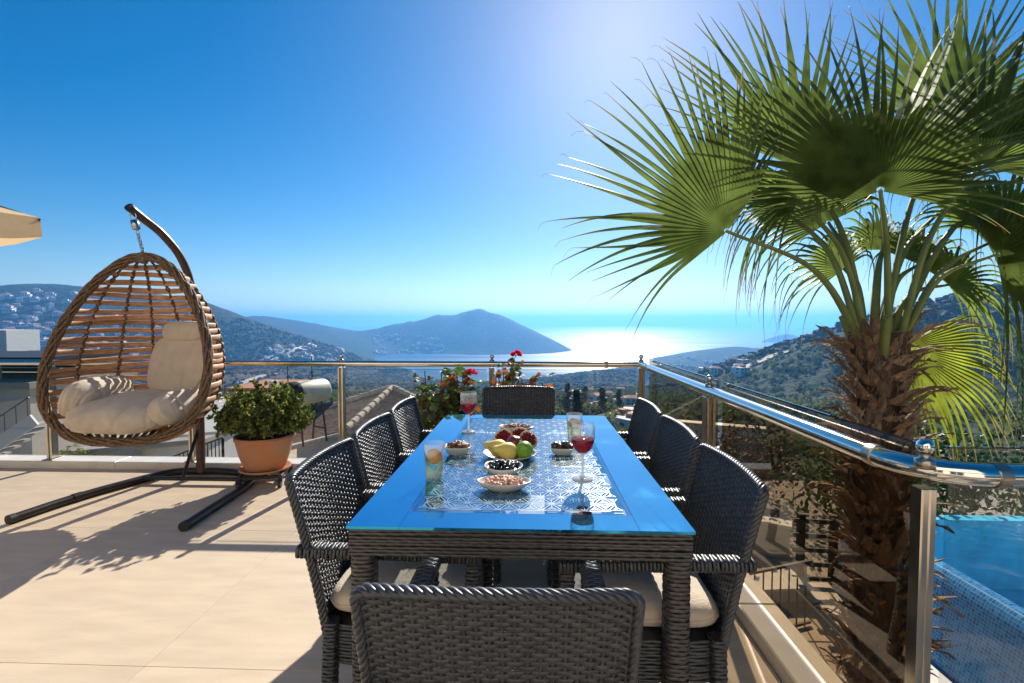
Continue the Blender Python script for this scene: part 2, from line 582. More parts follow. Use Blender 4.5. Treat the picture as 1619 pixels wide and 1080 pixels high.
def terrain_mat():
    m = bpy.data.materials.new('hillside')
    m.use_nodes = True
    n, l = m.node_tree.nodes, m.node_tree.links
    b = n['Principled BSDF']
    b.inputs['Roughness'].default_value = .95
    b.inputs['Specular IOR Level'].default_value = .1
    geo = n.new('ShaderNodeNewGeometry')

    def noise(s, det=6):
        t = n.new('ShaderNodeTexNoise')
        t.inputs['Scale'].default_value = s
        t.inputs['Detail'].default_value = det
        l.new(geo.outputs['Position'], t.inputs['Vector'])
        return t

    def ramp(src, p0, p1, c0, c1):
        r = n.new('ShaderNodeValToRGB')
        r.color_ramp.elements[0].position, r.color_ramp.elements[1].position = p0, p1
        r.color_ramp.elements[0].color, r.color_ramp.elements[1].color = c0 + (1,), c1 + (1,)
        l.new(src, r.inputs[0])
        return r.outputs[0]

    def mix(fac, a, c):
        x = n.new('ShaderNodeMix')
        x.data_type = 'RGBA'
        l.new(fac, x.inputs[0])
        l.new(a, x.inputs[6])
        l.new(c, x.inputs[7])
        return x.outputs[2]
    t1, t2, t3 = noise(.012), noise(.09, 8), noise(.5, 8)
    green = ramp(t2.outputs['Fac'], .38, .62, (.012, .024, .008), (.042, .058, .020))
    earth = ramp(t3.outputs['Fac'], .35, .65, (.05, .046, .03), (.11, .095, .065))
    k = ramp(t1.outputs['Fac'], .58, .76, (0, 0, 0), (1, 1, 1))
    base = mix(k, green, earth)
    at = n.new('ShaderNodeAttribute')
    at.attribute_name = 'bare'
    pale = ramp(t2.outputs['Fac'], .35, .65, (.30, .25, .20), (.55, .48, .40))
    base = mix(at.outputs['Fac'], base, pale)
    at2 = n.new('ShaderNodeAttribute')
    at2.attribute_name = 'burnt'
    burnt = ramp(t3.outputs['Fac'], .35, .68, (.05, .045, .04), (.20, .16, .125))
    base = mix(at2.outputs['Fac'], base, burnt)
    l.new(base, b.inputs['Base Color'])
    bp = n.new('ShaderNodeBump')
    bp.inputs['Strength'].default_value = 1
    bp.inputs['Distance'].default_value = 6
    l.new(t2.outputs['Fac'], bp.inputs['Height'])
    l.new(bp.outputs[0], b.inputs['Normal'])
    M['hillside'] = m


terrain_mat()
land = mb.build('terrain', 'hillside', smooth=True, kind='structure')


def hit(px, py, r0=12.0):
    d = ray(px, py)
    h = math.hypot(d[0], d[1])
    t = np.geomspace(r0, 6000, 900) / h
    X, Y, Z = d[0] * t, d[1] * t, H + d[2] * t
    u = np.nonzero(Z < terr(X, Y))[0]
    if len(u) == 0:
        return None
    i = u[0]
    z = float(terr(X[i:i + 1], Y[i:i + 1])[0])
    if z < SEA + 1:
        return None
    return Vector((X[i], Y[i], z))


def blob_attr(name, spots):
    a = np.zeros(TX.shape)
    wob = fbm(TX / 60, TY / 60, 4, 21) * .6
    for px, py, s in spots:
        p = hit(px, py)
        if p:
            R_ = s * p.length / F
            a = np.maximum(a, np.clip(1.6 - np.hypot(TX - p.x, (TY - p.y) * .5) / R_ + wob, 0, 1))
    at = land.data.attributes.new(name, 'FLOAT', 'POINT')
    at.data.foreach_set('value', a.ravel().astype(np.float32))


blob_attr('bare', [(447, 557, 10), (470, 553, 11), (490, 549, 8), (430, 566, 9), (425, 602, 6), (405, 594, 8), (372, 612, 8), (385, 606, 7), (520, 504, 4), (1195, 572, 9), (950, 640, 5), (985, 690, 10), (1000, 680, 8)])
blob_attr('burnt', [(380, 592, 50), (450, 600, 50), (520, 610, 40), (430, 630, 60), (330, 620, 40), (1000, 690, 20)])

# ------------------------------------------------------------------ sea
sm = bpy.data.materials.new('sea_water')
sm.use_nodes = True
n, l = sm.node_tree.nodes, sm.node_tree.links
b = n['Principled BSDF']
b.inputs['Base Color'].default_value = (.012, .075, .16, 1)
b.inputs['IOR'].default_value = 1.33
geo = n.new('ShaderNodeNewGeometry')
mp = n.new('ShaderNodeMapping')
mp.inputs['Scale'].default_value = (.0012, .005, 1)
mp.inputs['Rotation'].default_value = (0, 0, .35)
l.new(geo.outputs['Position'], mp.inputs['Vector'])
t = n.new('ShaderNodeTexNoise')
t.inputs['Scale'].default_value = 1.0
t.inputs['Detail'].default_value = 8
l.new(mp.outputs[0], t.inputs['Vector'])
mr = n.new('ShaderNodeMapRange')
mr.inputs['From Min'].default_value, mr.inputs['From Max'].default_value = .35, .65
mr.inputs['To Min'].default_value, mr.inputs['To Max'].default_value = .28, .42
l.new(t.outputs['Fac'], mr.inputs['Value'])
l.new(mr.outputs[0], b.inputs['Roughness'])
M['sea_water'] = sm
mb = MB()
a_ = np.arange(180) * 2 * PI / 180
rs = np.concatenate([[1.0], np.geomspace(300, 19600, 40)])
mb.grid(np.stack([rs[:, None] * np.sin(a_), rs[:, None] * np.cos(a_), np.full((len(rs), 180), SEA)], -1), cv=True)
mb.build('sea', 'sea_water', kind='structure')

# ------------------------------------------------------------------ haze: the air between here and the far hills
hm = bpy.data.materials.new('air')
hm.use_nodes = True
n, l = hm.node_tree.nodes, hm.node_tree.links
n.remove(n['Principled BSDF'])
pv = n.new('ShaderNodeVolumePrincipled')
pv.inputs['Color'].default_value = (.15, .46, .95, 1)
pv.inputs['Density'].default_value = 0.00022
pv.inputs['Anisotropy'].default_value = 0.45
l.new(pv.outputs[0], n['Material Output'].inputs['Volume'])
M['air'] = hm
mb = MB()
mb.box((0, 0, 11), (39800, 39800, 338))
mb.build('haze', 'air', kind='stuff')


# ------------------------------------------------------------------ roads
def ribbon(name, pts, w, lift=.6, m='road_dirt', **pr):
    P = [hit(*p) for p in pts]
    P = [p for p in P if p]
    if len(P) < 2:
        return
    q = []
    for a, b in zip(P[:-1], P[1:]):
        for k in range(12):
            q.append(a.lerp(b, k / 12))
    q.append(P[-1])
    q = np.array([tuple(v) for v in q])
    T = np.gradient(q, axis=0)
    N = np.stack([-T[:, 1], T[:, 0]], -1)
    N /= np.linalg.norm(N, axis=1)[:, None] + 1e-9
    us = np.linspace(-1, 1, 5)
    V = []
    for u in us:
        xy = q[:, :2] + N * u * w / 2
        V.append(np.stack([xy[:, 0], xy[:, 1], terr(xy[:, 0], xy[:, 1]) + lift], -1))
    MB().grid(np.stack(V, 1)).build(name, m, kind='structure', **pr)


ribbon('dirt_road', [(942, 634), (975, 631), (1003, 627), (1030, 619), (1062, 613)], 9)
ribbon('path', [(1030, 645), (1055, 636), (1085, 627), (1115, 620)], 1.6, .3)
ribbon('dirt_road', [(1172, 584), (1195, 576), (1222, 565), (1247, 556)], 12, 1.2)
ribbon('dirt_road', [(345, 640), (372, 622), (380, 607), (405, 598), (440, 590)], 12, .8)
ribbon('dirt_road', [(425, 570), (455, 560), (480, 553), (497, 546)], 22, 2)


# ------------------------------------------------------------------ vegetation masses
def leafcards(mb, C, Rr, n, size, squash=.8, hollow=.55):
    """n small leaf faces through each crown; C (k,3) centres, Rr (k,) radii"""
    k = len(C)
    d = RNG.normal(size=(k, n, 3))
    d /= np.linalg.norm(d, axis=2)[..., None]
    rad = (hollow + (1 - hollow) * RNG.random((k, n, 1)))
    lump = 1 + .28 * np.sin(d[..., :1] * 5 + C[:, None, :1]) * np.cos(d[..., 1:2] * 6 + C[:, None, 1:2])
    P = C[:, None] + d * rad * lump * Rr[:, None, None] * np.array([1, 1, squash])
    a = RNG.normal(size=(k, n, 3))
    a /= np.linalg.norm(a, axis=2)[..., None]
    bb = np.cross(a, RNG.normal(size=(k, n, 3)))
    bb /= np.linalg.norm(bb, axis=2)[..., None]
    s = (size if np.isscalar(size) else np.asarray(size)[:, None, None]) * (.6 + .8 * RNG.random((k, n, 1)))
    V = np.stack([P - a * s, P - bb * s * .55, P + a * s, P + bb * s * .55], 2).reshape(-1, 3)
    mb.add(V, np.arange(len(V)).reshape(-1, 4))


ICO_V, ICO_F = [], []
_t = (1 + 5 ** .5) / 2
for a, b2 in ((-1, _t), (1, _t), (-1, -_t), (1, -_t)):
    ICO_V.append((a, b2, 0))
for a, b2 in ((-1, _t), (1, _t), (-1, -_t), (1, -_t)):
    ICO_V.append((0, a, b2))
for a, b2 in ((_t, -1), (_t, 1), (-_t, -1), (-_t, 1)):
    ICO_V.append((a, 0, b2))
ICO_V = np.array(ICO_V) / np.linalg.norm(ICO_V[0])
ICO_F = np.array([[0, 11, 5], [0, 5, 1], [0, 1, 7], [0, 7, 10], [0, 10, 11], [1, 5, 9], [5, 11, 4], [11, 10, 2], [10, 7, 6], [7, 1, 8], [3, 9, 4], [3, 4, 2], [3, 2, 6], [3, 6, 8], [3, 8, 9], [4, 9, 5], [2, 4, 11], [6, 2, 10], [8, 6, 7], [9, 8, 1]])


def icos(mb, C, Rr, sq=.75):
    k = len(C)
    V = ICO_V[None] * (1 + .35 * RNG.normal(size=(k, 12, 1)).clip(-1, 1)) * Rr[:, None, None] * np.array([1, 1, sq]) + C[:, None]
    mb.add(V.reshape(-1, 3), (ICO_F[None] + 12 * np.arange(k)[:, None, None]).reshape(-1, 3))


def scatter(r0, r1, dens, a0=-52, a1=54):
    A = (a1 - a0) * PI / 360 * (r1 * r1 - r0 * r0)
    n_ = int(A * dens)
    r = np.sqrt(RNG.random(n_) * (r1 * r1 - r0 * r0) + r0 * r0)
    a = (a0 + (a1 - a0) * RNG.random(n_)) * PI / 180
    x, y = r * np.sin(a), r * np.cos(a)
    keep = fbm(x / 70, y / 70, 3, 5) + .25 * RNG.normal(size=n_) > -.32
    x, y = x[keep], y[keep]
    z = terr(x, y)
    q_ = x / np.maximum(y, 1)
    burnt_ = (q_ > -.70) & (q_ < -.36) & (r[keep] < 1150)
    k2 = (z > SEA + 3) & ~(burnt_ & (RNG.random(len(x)) < .78))
    return np.stack([x[k2], y[k2], z[k2]], -1)


def near_ok(P):
    q = P[:, 0] / P[:, 1]
    # keep the neighbours' plots to the left and the garden to the right free
    return ~((q < .16) & (P[:, 1] < 55)) & ~((P[:, 1] < 26) & (q < .62)) & (P[:, 0] ** 2 + P[:, 1] ** 2 > 18 ** 2)


P = scatter(18, 90, .06)
P = P[near_ok(P)]
R_ = .7 + 1.3 * RNG.random(len(P)) ** 1.5
mb = MB()
leafcards(mb, P + np.array([0, 0, .5]) * R_[:, None], R_, 420, .10 + .03 * R_, .8, .5)
mb.build('olive_scrub', 'scrub', kind='stuff', label='grey green scrub on the near slope behind the palm', category='scrub')
P = scatter(90, 500, .032)
P = P[near_ok(P)]
R_ = 1.1 + 1.9 * RNG.random(len(P)) ** 1.5
mb = MB()
leafcards(mb, P + np.array([0, 0, .5]) * R_[:, None], R_, 48, .42 * R_ ** .8, .8, .4)
mb.build('hillside_scrub', 'scrub', kind='stuff', label='olive green bushes dotted over the slope of the valley', category='scrub')
P = scatter(500, 1500, .018)
R_ = 2.0 + 3.0 * RNG.random(len(P)) ** 1.6
mb = MB()
icos(mb, P + np.array([0, 0, .45]) * R_[:, None], R_)
mb.build('far_woodland', 'woodland', kind='stuff', label='dark green woodland covering the far hillsides', category='woodland')


# pines rising from the valley behind the far dining chair
def pine(px, py, hgt, w, lab):
    p = hit(px, py)
    if not p:
        return
    t = thing('pine_tree', lab, 'tree', tuple(p), 0, 'pines standing in the valley below')
    MB().tube([(0, 0, -.5), (.1, 0, hgt * .5), (0, .05, hgt * .95)], [.22, .15, .04], 7).build('trunk', 'trunk_bark', t)
    m2 = MB()
    k = 26
    zz = np.linspace(.22, .97, k)
    an = RNG.random(k) * 2 * PI
    ro = w * (1 - zz) * .75
    C = np.stack([np.cos(an) * ro, np.sin(an) * ro, zz * hgt], -1)
    leafcards(m2, C, w * (.35 + .5 * (1 - zz)), 34, .20 * w, .6, .2)
    m2.build('crown', 'pine', t)


for i, (px, py, hh, w, lab) in enumerate([
        (897, 668, 10, 1.6, 'tall narrow pine right beside the black far-end chair'), (925, 655, 9, 1.9, 'dark pine standing between the far chair and the corner post'),
        (952, 672, 8, 1.7, 'pine low in the valley below the pale dirt road'), (978, 655, 8, 1.8, 'pine beside the corner post of the railing'),
        (912, 690, 7, 1.5, 'small pine just above the far corner of the blue table'), (1042, 610, 10, 2.2, 'pine showing behind the bronze glass next to the corner post'),
        (700, 640, 8, 1.7, 'pine behind the leafy geraniums left of the far chair'), (600, 612, 8, 2.0, 'pine just behind the tiled hip roof')]):
    pine(px, py, hh, w, lab)


# ------------------------------------------------------------------ far white villas
def villa_mesh(seed):
    r = random.Random(seed)
    m2 = MB()
    w, d, h = r.uniform(9, 15), r.uniform(8, 11), r.uniform(5.5, 8)
    m2.box((0, 0, h / 2 - 2), (w, d, h + 4))
    h2 = h * r.uniform(.5, .7)
    m2.box((w * .5 + 1.5, -d * .1, h2 / 2 - 2), (5, d * .7, h2 + 4))
    m2.box((0, -d / 2 - .9, 3.0), (w * .8, 1.8, .25))
    m2.cm = 1
    for fl in range(int(h // 3)):
        for k in range(3):
            m2.box((-w * .32 + k * w * .32, -d / 2 - .02, 1.5 + fl * 3), (w * .2, .12, 1.7))
        m2.box((-w / 2 - .02, 0, 1.5 + fl * 3), (.12, d * .3, 1.4))
    m2.cm = 2
    if r.random() < .55:
        V = [(-w / 2 - .5, -d / 2 - .5, h), (w / 2 + .5, -d / 2 - .5, h), (w / 2 + .5, d / 2 + .5, h), (-w / 2 - .5, d / 2 + .5, h), (-w * .2, 0, h + 1.9), (w * .2, 0, h + 1.9)]
        m2.add(V, [(0, 1, 5, 4), (1, 2, 5), (2, 3, 4, 5), (3, 0, 4), (3, 2, 1, 0)])
    else:
        m2.box((w * .15, d * .1, h + 1.0), (w * .35, d * .4, 2.0))
    o = m2.build('villa_model', ['plaster_white', 'dark_glass', 'roof_red'])
    me = o.data
    bpy.data.objects.remove(o)
    return me


VM = [villa_mesh(i) for i in range(6)]
HIP = [random.Random(i) for i in range(6)]
for r_ in HIP:
    [r_.uniform(0, 1) for _ in range(4)]
HIP = [r_.random() < .55 for r_ in HIP]


def villas(n_, box, lab, grp, sc=(.75, 1.15), clump=None):
    for i in range(n_):
        for _ in range(8):
            px, py = random.uniform(box[0], box[2]), random.uniform(box[1], box[3])
            if clump and fbm(np.array([px / clump]), np.array([py / clump * 2]), 2, 31)[0] < random.uniform(-.25, .15):
                continue
            p = hit(px, py)
            if p and p.length > 90:
                s = random.uniform(*sc)
                k_ = random.randrange(6)
                o = link('villa', VM[k_], None, (p.x, p.y, p.z), (0, 0, random.uniform(-.6, .9)), label=lab.replace(' WITH', ' with red hipped roof' if HIP[k_] else ' with flat roof'), category='house', group=grp)
                o.scale = (s, s, s)
                break


villas(110, (0, 462, 118, 588), 'small white villa WITH on the far hillside left of the hanging chair', 'villas on the far left hillside', (.9, 1.6), 16)
villas(75, (105, 500, 320, 585), 'small white villa WITH on the hillside seen through the hanging chair slats', 'villas behind the hanging chair', (.8, 1.4))
villas(70, (588, 532, 705, 566), 'tiny white house WITH of the town below the blue headland', 'houses of the headland town', (.8, 1.25), 22)
villas(34, (420, 545, 540, 575), 'tiny white house WITH beside the pale quarry scar', 'houses by the quarry', (.7, 1.1), 18)
villas(20, (1062, 562, 1180, 592), 'tiny white house WITH on the low promontory behind the bronze glass railing', 'houses on the promontory', (.7, 1.1))
villas(14, (890, 612, 1010, 650), 'small pale house WITH among the trees above the dirt road', 'houses in the wooded valley', (.35, .6))
villas(7, (965, 660, 1005, 705), 'small house WITH in the valley between the table and the corner post', 'houses below the corner post', (.3, .45))
# ------------------------------------------------------------------ terrace
TXR, TYB, TYR = .925, 4.15, 1.16       # right kerb face, back kerb face, where the right wing begins
KH = .065
mb = MB()
mb.box((-3.4, .2, -.19), (8.9, 8.3, .34))
mb.box((3.1, -1.3, -.19), (4.09, 4.6, .34))
terr_floor = mb.build('terrace_floor', 'joint', kind='structure')


def slab(x0, x1, y0, y1):
    w, d = x1 - x0 - .0014, y1 - y0 - .0014
    MB().box((0, 0, -.008), (w, d, .016), bev=.0008).build('slab', 'travertine', terr_floor, loc=((x0 + x1) / 2, (y0 + y1) / 2, 0))


ys = [4.148]
while ys[-1] > -3.6:
    ys.append(ys[-1] - 1.2)
for r, (ya, yb) in enumerate(zip(ys[1:], ys[:-1])):
    x = TXR - .002
    off = 0
    first = True
    while x > -7.7:
        w = 1.2 - (off if first else 0)
        slab(x - w, x, ya, yb)
        x -= w
        first = False
y = TYR - .2
while y > -3.4:
    for k in range(4):
        slab(TXR + k * 1.0, TXR + (k + 1) * 1.0, y - .6, y)
    y -= .6


def kerb(c, d):
    MB().box(c, d, bev=.006).build('kerb_stone', 'marble', kerbs)


kerbs = link('kerb', None, kind='structure')
for k in range(8):
    kerb((TXR + .15 - .6 - k * 1.2, TYB + .1, KH / 2 - .02), (1.197, .2, KH + .04))
for k in range(3):
    kerb((TXR + .085, TYB - .003 - .5 - k * 1.0, KH / 2 - .02), (.17, .997, KH + .04))
for k in range(3):
    kerb((TXR + .175 + .5 + k * 1.0, TYR - .1, KH / 2 - .02), (.997, .17, KH + .04))
mb = MB()
mb.box((-3.4, 4.27, -2.3), (8.9, .12, 3.9))
mb.box((1.07, 2.6, -2.3), (.1, 3.2, 3.9))
mb.build('terrace_wall', 'plaster', kind='structure')

# ------------------------------------------------------------------ railing
RZ, RR_, RX, RY = .95, .026, .957, 4.22
NX, NY = RX, 1.20                     # the near corner post


def post(loc, lab, wide=.05, deep=.07, rz=0.0, top=RZ, finial=True):
    t = thing('railing_post', lab, 'railing post', loc, rz, 'steel posts of the terrace railing')
    z0 = loc[2]
    h = top - .03 - z0
    m2 = MB()
    for s in (-1, 1):
        m2.box((s * (wide / 2 - .009), 0, h / 2), (.018, deep, h), bev=.003)
    m2.build('flat_bar', 'steel', t)
    MB().box((0, 0, h / 2), (wide - .037, deep * .55, h - .004)).build('core', 'steel_dull', t)
    MB().box((0, 0, .004), (wide + .05, deep + .05, .008), bev=.002).build('base_plate', 'steel_dull', t)
    if finial:
        m2 = MB()
        m2.lathe([(.0, 0), (.021, 0), (.021, .022), (.013, .024), (.010, .034), (.012, .037)], 18, (0, 0, top - z0 + RR_ * .6))
        m2.build('collar', 'steel_dull', t, True)
        m2 = MB()
        m2.ball((0, 0, top - z0 + RR_ * .6 + .053), (.019, .019, .019), 20, 14)
        m2.build('finial_ball', 'steel_bright', t, True)
    return t


bx = [aty(p, 577, RY).x for p in (78, 303, 540, 778)] + [RX]
labs = ['railing post left of the hanging egg chair', 'railing post half hidden behind the dark swing stand pole', 'railing post right of the potted bush', 'railing post behind the red geraniums', 'far corner post where the back and side railings meet']
for x, lb in zip(bx, labs):
    post((x, RY, KH), lb)
post((RX, aty(1127, 600, 3).y * 0 + 2.62, KH), 'side railing post behind the right-hand dining chairs')
post((NX, NY, KH), 'near corner post with big ball at the bend of the rail', .036, .038, .0)
post((NX + 1.6, NY, KH), 'railing post of the right wing beyond the bend')

t = thing('handrail', 'long polished steel handrail running along the back, side and right wing', 'handrail', (0, 0, 0))
MB().tube([(-7.4, RY, RZ), (-3, RY, RZ), (RX - .03, RY, RZ)], RR_, 20).build('back_rail', 'steel', t, True)
pts = [(RX, RY + .03, RZ)] + [(RX, y, RZ) for y in (3.6, 2.8, 2.0, NY + .17)]
for k in range(1, 9):
    a = k / 8 * PI / 2
    pts.append((RX + .16 * (1 - math.cos(a)), NY + .16 - .16 * math.sin(a), RZ))
pts += [(RX + .5, NY, RZ), (RX + 1.2, NY, RZ), (RX + 3.4, NY, RZ)]
MB().tube(pts, RR_ + .002, 20).build('side_rail', 'steel_bright', t, True)
for c, dr in (((RX, NY + .17, RZ), 'y'), ((RX + .17, NY, RZ), 'x'), ((RX, 3.95, RZ), 'y'), ((RX - .3, RY, RZ), 'x')):
    d = Vector((0, .014, 0)) if dr == 'y' else Vector((.014, 0, 0))
    c = Vector(c)
    MB().tube([tuple(c - d), tuple(c + d)], RR_ + .0045, 20).build('sleeve', 'steel_dull', t, True)


def pane(name, a, b, z0, z1, m, lab, grp, th=.008):
    a, b = Vector(a), Vector(b)
    c = (a + b) / 2
    L = (b - a).length
    rz = math.atan2(b.y - a.y, b.x - a.x)
    t = thing(name, lab, 'glass panel', (c.x, c.y, z0), rz, grp)
    MB().box((0, 0, (z1 - z0) / 2), (L, th, z1 - z0)).build('pane', m, t)
    e = MB()
    e.box((0, 0, z1 - z0 + .0025), (L, th + .001, .004))
    e.build('edge', 'glass_rim', t)


gl = ['clear glass panel at the left edge under the back rail', 'clear glass panel behind the hanging egg chair', 'clear glass panel behind the potted bush', 'clear glass panel in front of the tiled roof', 'clear glass panel behind the far dining chair']
xs = [-5.6] + bx
for i in range(5):
    pane('glass_panel', (xs[i] + .045, RY, 0), (xs[i + 1] - .045, RY, 0), KH + .03, RZ - .05, 'rail_glass', gl[i], 'clear panels of the back railing')
pane('glass_panel', (RX + .06, RY - .05, 0), (RX + .06, 2.66, 0), KH + .02, RZ + .05, 'rail_glass_bronze', 'bronze tinted glass panel between the far corner post and middle side post', 'bronze panels of the side railing')
pane('glass_panel', (RX + .06, 2.58, 0), (RX + .06, NY + .08, 0), KH + .02, RZ + .05, 'rail_glass_bronze', 'bronze tinted glass panel in front of the palm trunk', 'bronze panels of the side railing')
pane('glass_panel', (RX + .10, NY + .055, 0), (RX + 1.55, NY + .055, 0), KH + .02, RZ + .05, 'rail_glass', 'clear glass panel in front of the swimming pool', 'panels of the right wing')

# ------------------------------------------------------------------ lower garden with the pool
GZ = -2.45
mb = MB()
mb.box((8.5, 6.2, GZ - .3), (14.6, 10.8, .6))
mb.build('garden_ground', 'gravel', kind='structure')
gp = link('garden_path', None, kind='structure')
for i in range(7):
    for j in range(5):
        MB().box((0, 0, .02), (.985, .985, .06), bev=.008).build('paving_stone', 'patio', gp, loc=(2.0 + i, 3.1 + j, GZ + .012))
        
# pool: shell lined with mosaic, overflow lip rounded towards the garden
PX0, PX1, PY0, PY1, PZ = 4.55, 11.0, 2.2, 6.7, -1.37


def mosaic(name, c0, c1, s):
    m = bpy.data.materials.new(name)
    m.use_nodes = True
    n, l = m.node_tree.nodes, m.node_tree.links
    b = n['Principled BSDF']
    b.inputs['Roughness'].default_value = .12
    tc = n.new('ShaderNodeNewGeometry')

    def cell(ax):
        sp = n.new('ShaderNodeSeparateXYZ')
        l.new(tc.outputs['Position'], sp.inputs[0])
        mu = n.new('ShaderNodeMath'); mu.operation = 'MULTIPLY'; mu.inputs[1].default_value = s
        l.new(sp.outputs[ax], mu.inputs[0])
        fr = n.new('ShaderNodeMath'); fr.operation = 'FRACT'
        l.new(mu.outputs[0], fr.inputs[0])
        sb = n.new('ShaderNodeMath'); sb.operation = 'SUBTRACT'; sb.inputs[1].default_value = .5
        l.new(fr.outputs[0], sb.inputs[0])
        ab = n.new('ShaderNodeMath'); ab.operation = 'ABSOLUTE'
        l.new(sb.outputs[0], ab.inputs[0])
        return ab.outputs[0], mu.outputs[0]
    # joints follow y and the developed length (z on walls, x on the lip)
    sp = n.new('ShaderNodeSeparateXYZ')
    l.new(tc.outputs['Position'], sp.inputs[0])
    a1, f1 = cell('Y')
    a2, f2 = cell('Z')
    mx = n.new('ShaderNodeMath'); mx.operation = 'MAXIMUM'
    l.new(a1, mx.inputs[0]); l.new(a2, mx.inputs[1])
    gt = n.new('ShaderNodeMath'); gt.operation = 'GREATER_THAN'; gt.inputs[1].default_value = .43
    l.new(mx.outputs[0], gt.inputs[0])
    fl = n.new('ShaderNodeVectorMath'); fl.operation = 'SCALE'; fl.inputs['Scale'].default_value = s
    l.new(tc.outputs['Position'], fl.inputs[0])
    f3 = n.new('ShaderNodeVectorMath'); f3.operation = 'FLOOR'
    l.new(fl.outputs[0], f3.inputs[0])
    wnz = n.new('ShaderNodeTexWhiteNoise')
    l.new(f3.outputs[0], wnz.inputs[0])
    rp = n.new('ShaderNodeValToRGB')
    rp.color_ramp.elements[0].color, rp.color_ramp.elements[1].color = c0 + (1,), c1 + (1,)
    l.new(wnz.outputs['Value'], rp.inputs[0])
    mi = n.new('ShaderNodeMix'); mi.data_type = 'RGBA'
    l.new(gt.outputs[0], mi.inputs[0])
    l.new(rp.outputs[0], mi.inputs[6])
    mi.inputs[7].default_value = (.30, .42, .50, 1)
    l.new(mi.outputs[2], b.inputs['Base Color'])
    bp = n.new('ShaderNodeBump'); bp.inputs['Strength'].default_value = .6; bp.inputs['Distance'].default_value = .004; bp.invert = True
    l.new(gt.outputs[0], bp.inputs['Height'])
    l.new(bp.outputs[0], b.inputs['Normal'])
    M[name] = m


mosaic('mosaic', (.008, .13, .34), (.05, .32, .58), 29)
mat('pool_lining', (.10, .62, .80), .3, var=.2, scale=3)
glassy('pool_water', (.78, .93, .97), 1.33, .0, .5, 7)
pool = thing('swimming_pool', 'blue mosaic infinity pool below the right side of the terrace', 'pool', (0, 0, 0))
mb = MB()
mb.box(((PX0 + PX1) / 2 + .1, (PY0 + PY1) / 2, PZ - 1.0), (PX1 - PX0 - .2, PY1 - PY0, .1))
mb.box(((PX0 + PX1) / 2 + .1, PY1 + .10, PZ - .53), (PX1 - PX0 + .2, .18, 1.05))
mb.box(((PX0 + PX1) / 2 + .1, PY0 - .06, PZ - .53), (PX1 - PX0 + .2, .1, 1.05))
mb.box((PX1 + .05, (PY0 + PY1) / 2, PZ - .53), (.1, PY1 - PY0, 1.05))
mb.build('basin', 'pool_lining', pool)
prof = [(.24, -1.0), (.24, -.02), (.19, .004), (.14, .006), (.09, -.012), (.05, -.06), (.02, -.14), (.0, -.26), (-.05, -.5), (-.12, -.8), (-.2, -1.1)]
V = np.array([[[PX0 - .12 + a, y, PZ + z] for a, z in prof] for y in np.linspace(PY0 - .1, PY1 + .2, 16)])
MB().grid(V[::-1]).build('overflow_wall', 'mosaic', pool, True)
mb = MB()
gx, gy = np.meshgrid(np.linspace(PX0 + .11, PX1 - .005, 60), np.linspace(PY0 - .005, PY1 + .005, 30), indexing='ij')
mb.grid(np.stack([gx, gy, np.full(gx.shape, PZ - .008)], -1)).build('water', 'pool_water', pool)

# coping stones and low white walls of the garden
for i, (c, d, rz, lab) in enumerate([
        ((3.95, 4.6, GZ + .06), (.5, 4.2, .12), 0, 'pale coping block running along the foot of the pool wall'),
        ((3.3, 8.2, GZ + .26), (1.9, .22, .52), -.5, 'low white garden wall with a corner behind the palm trunk'),
        ((3.0, 6.6, GZ + .11), (1.4, .5, .22), .1, 'pale stone step at the bottom of the garden stairs'),
        ((3.9, 13.5, GZ - .1), (3.2, .35, .5), .35, 'long low terrace wall on the slope behind the side railing'),
        ((6.0, 16.0, GZ + .1), (3.0, .35, .6), -.4, 'angled terrace wall higher up the slope behind the side railing')]):
    mb = MB()
    mb.box((0, 0, 0), d, bev=.01)
    w_ = thing('garden_wall', lab, 'wall', c, rz)
    mb.build('wall_block', 'plaster', w_)
    MB().box((0, 0, d[2] / 2 + .021), (d[0] + .06, d[1] + .06, .04), bev=.006).build('coping', 'marble', w_)

# iron fence of the garden
t = thing('iron_fence', 'low black iron fence in the garden behind the near right dining chair', 'fence', (2.0, 5.4, GZ), .35)
for k in range(12):
    MB().tube([(k * .13, 0, 0), (k * .13, 0, .85)], .009, 6).build('baluster', 'iron', t)
MB().box((.72, 0, .86), (1.6, .035, .03)).build('top_rail', 'iron', t)
MB().box((.72, 0, .10), (1.6, .03, .03)).build('bottom_rail', 'iron', t)

# dark posts, with trellis bars added to cast shade stripes on the patio
t = thing('shade_trellis', 'dark posts behind the palm trunk with bars added to stripe the patio with shade', 'trellis', (3.75, 6.75, GZ), -.1)
for sx in (0, .42, 1.25):
    MB().box((sx, 0, .56), (.09, .09, 1.12), bev=.008).build('trellis_post', 'iron', t)
for k in range(5):
    MB().box((.62, -.06, .24 + k * .2), (1.5, .035, .06), bev=.004).build('shade_bar', 'iron', t)

# dry shrub and spiky tuft in the garden
def shrub(loc, r, m, lab, n_=900, leaf=.035, name='garden_shrub'):
    t = thing(name, lab, 'shrub', loc)
    mb = MB()
    for k in range(14):
        a, e = random.uniform(0, 2 * PI), random.uniform(.3, 1)
        mb.tube([(0, 0, 0), (math.cos(a) * r * .4, math.sin(a) * r * .4, r * e * .6), (math.cos(a) * r * .8, math.sin(a) * r * .8, r * e * 1.3)], [.012, .008, .003], 5)
    mb.build('branches', 'twig', t)
    mb = MB()
    leafcards(mb, np.array([[0, 0, r * .8]]), np.array([r]), n_, leaf, .9, .2)
    mb.build('leaves', m, t)


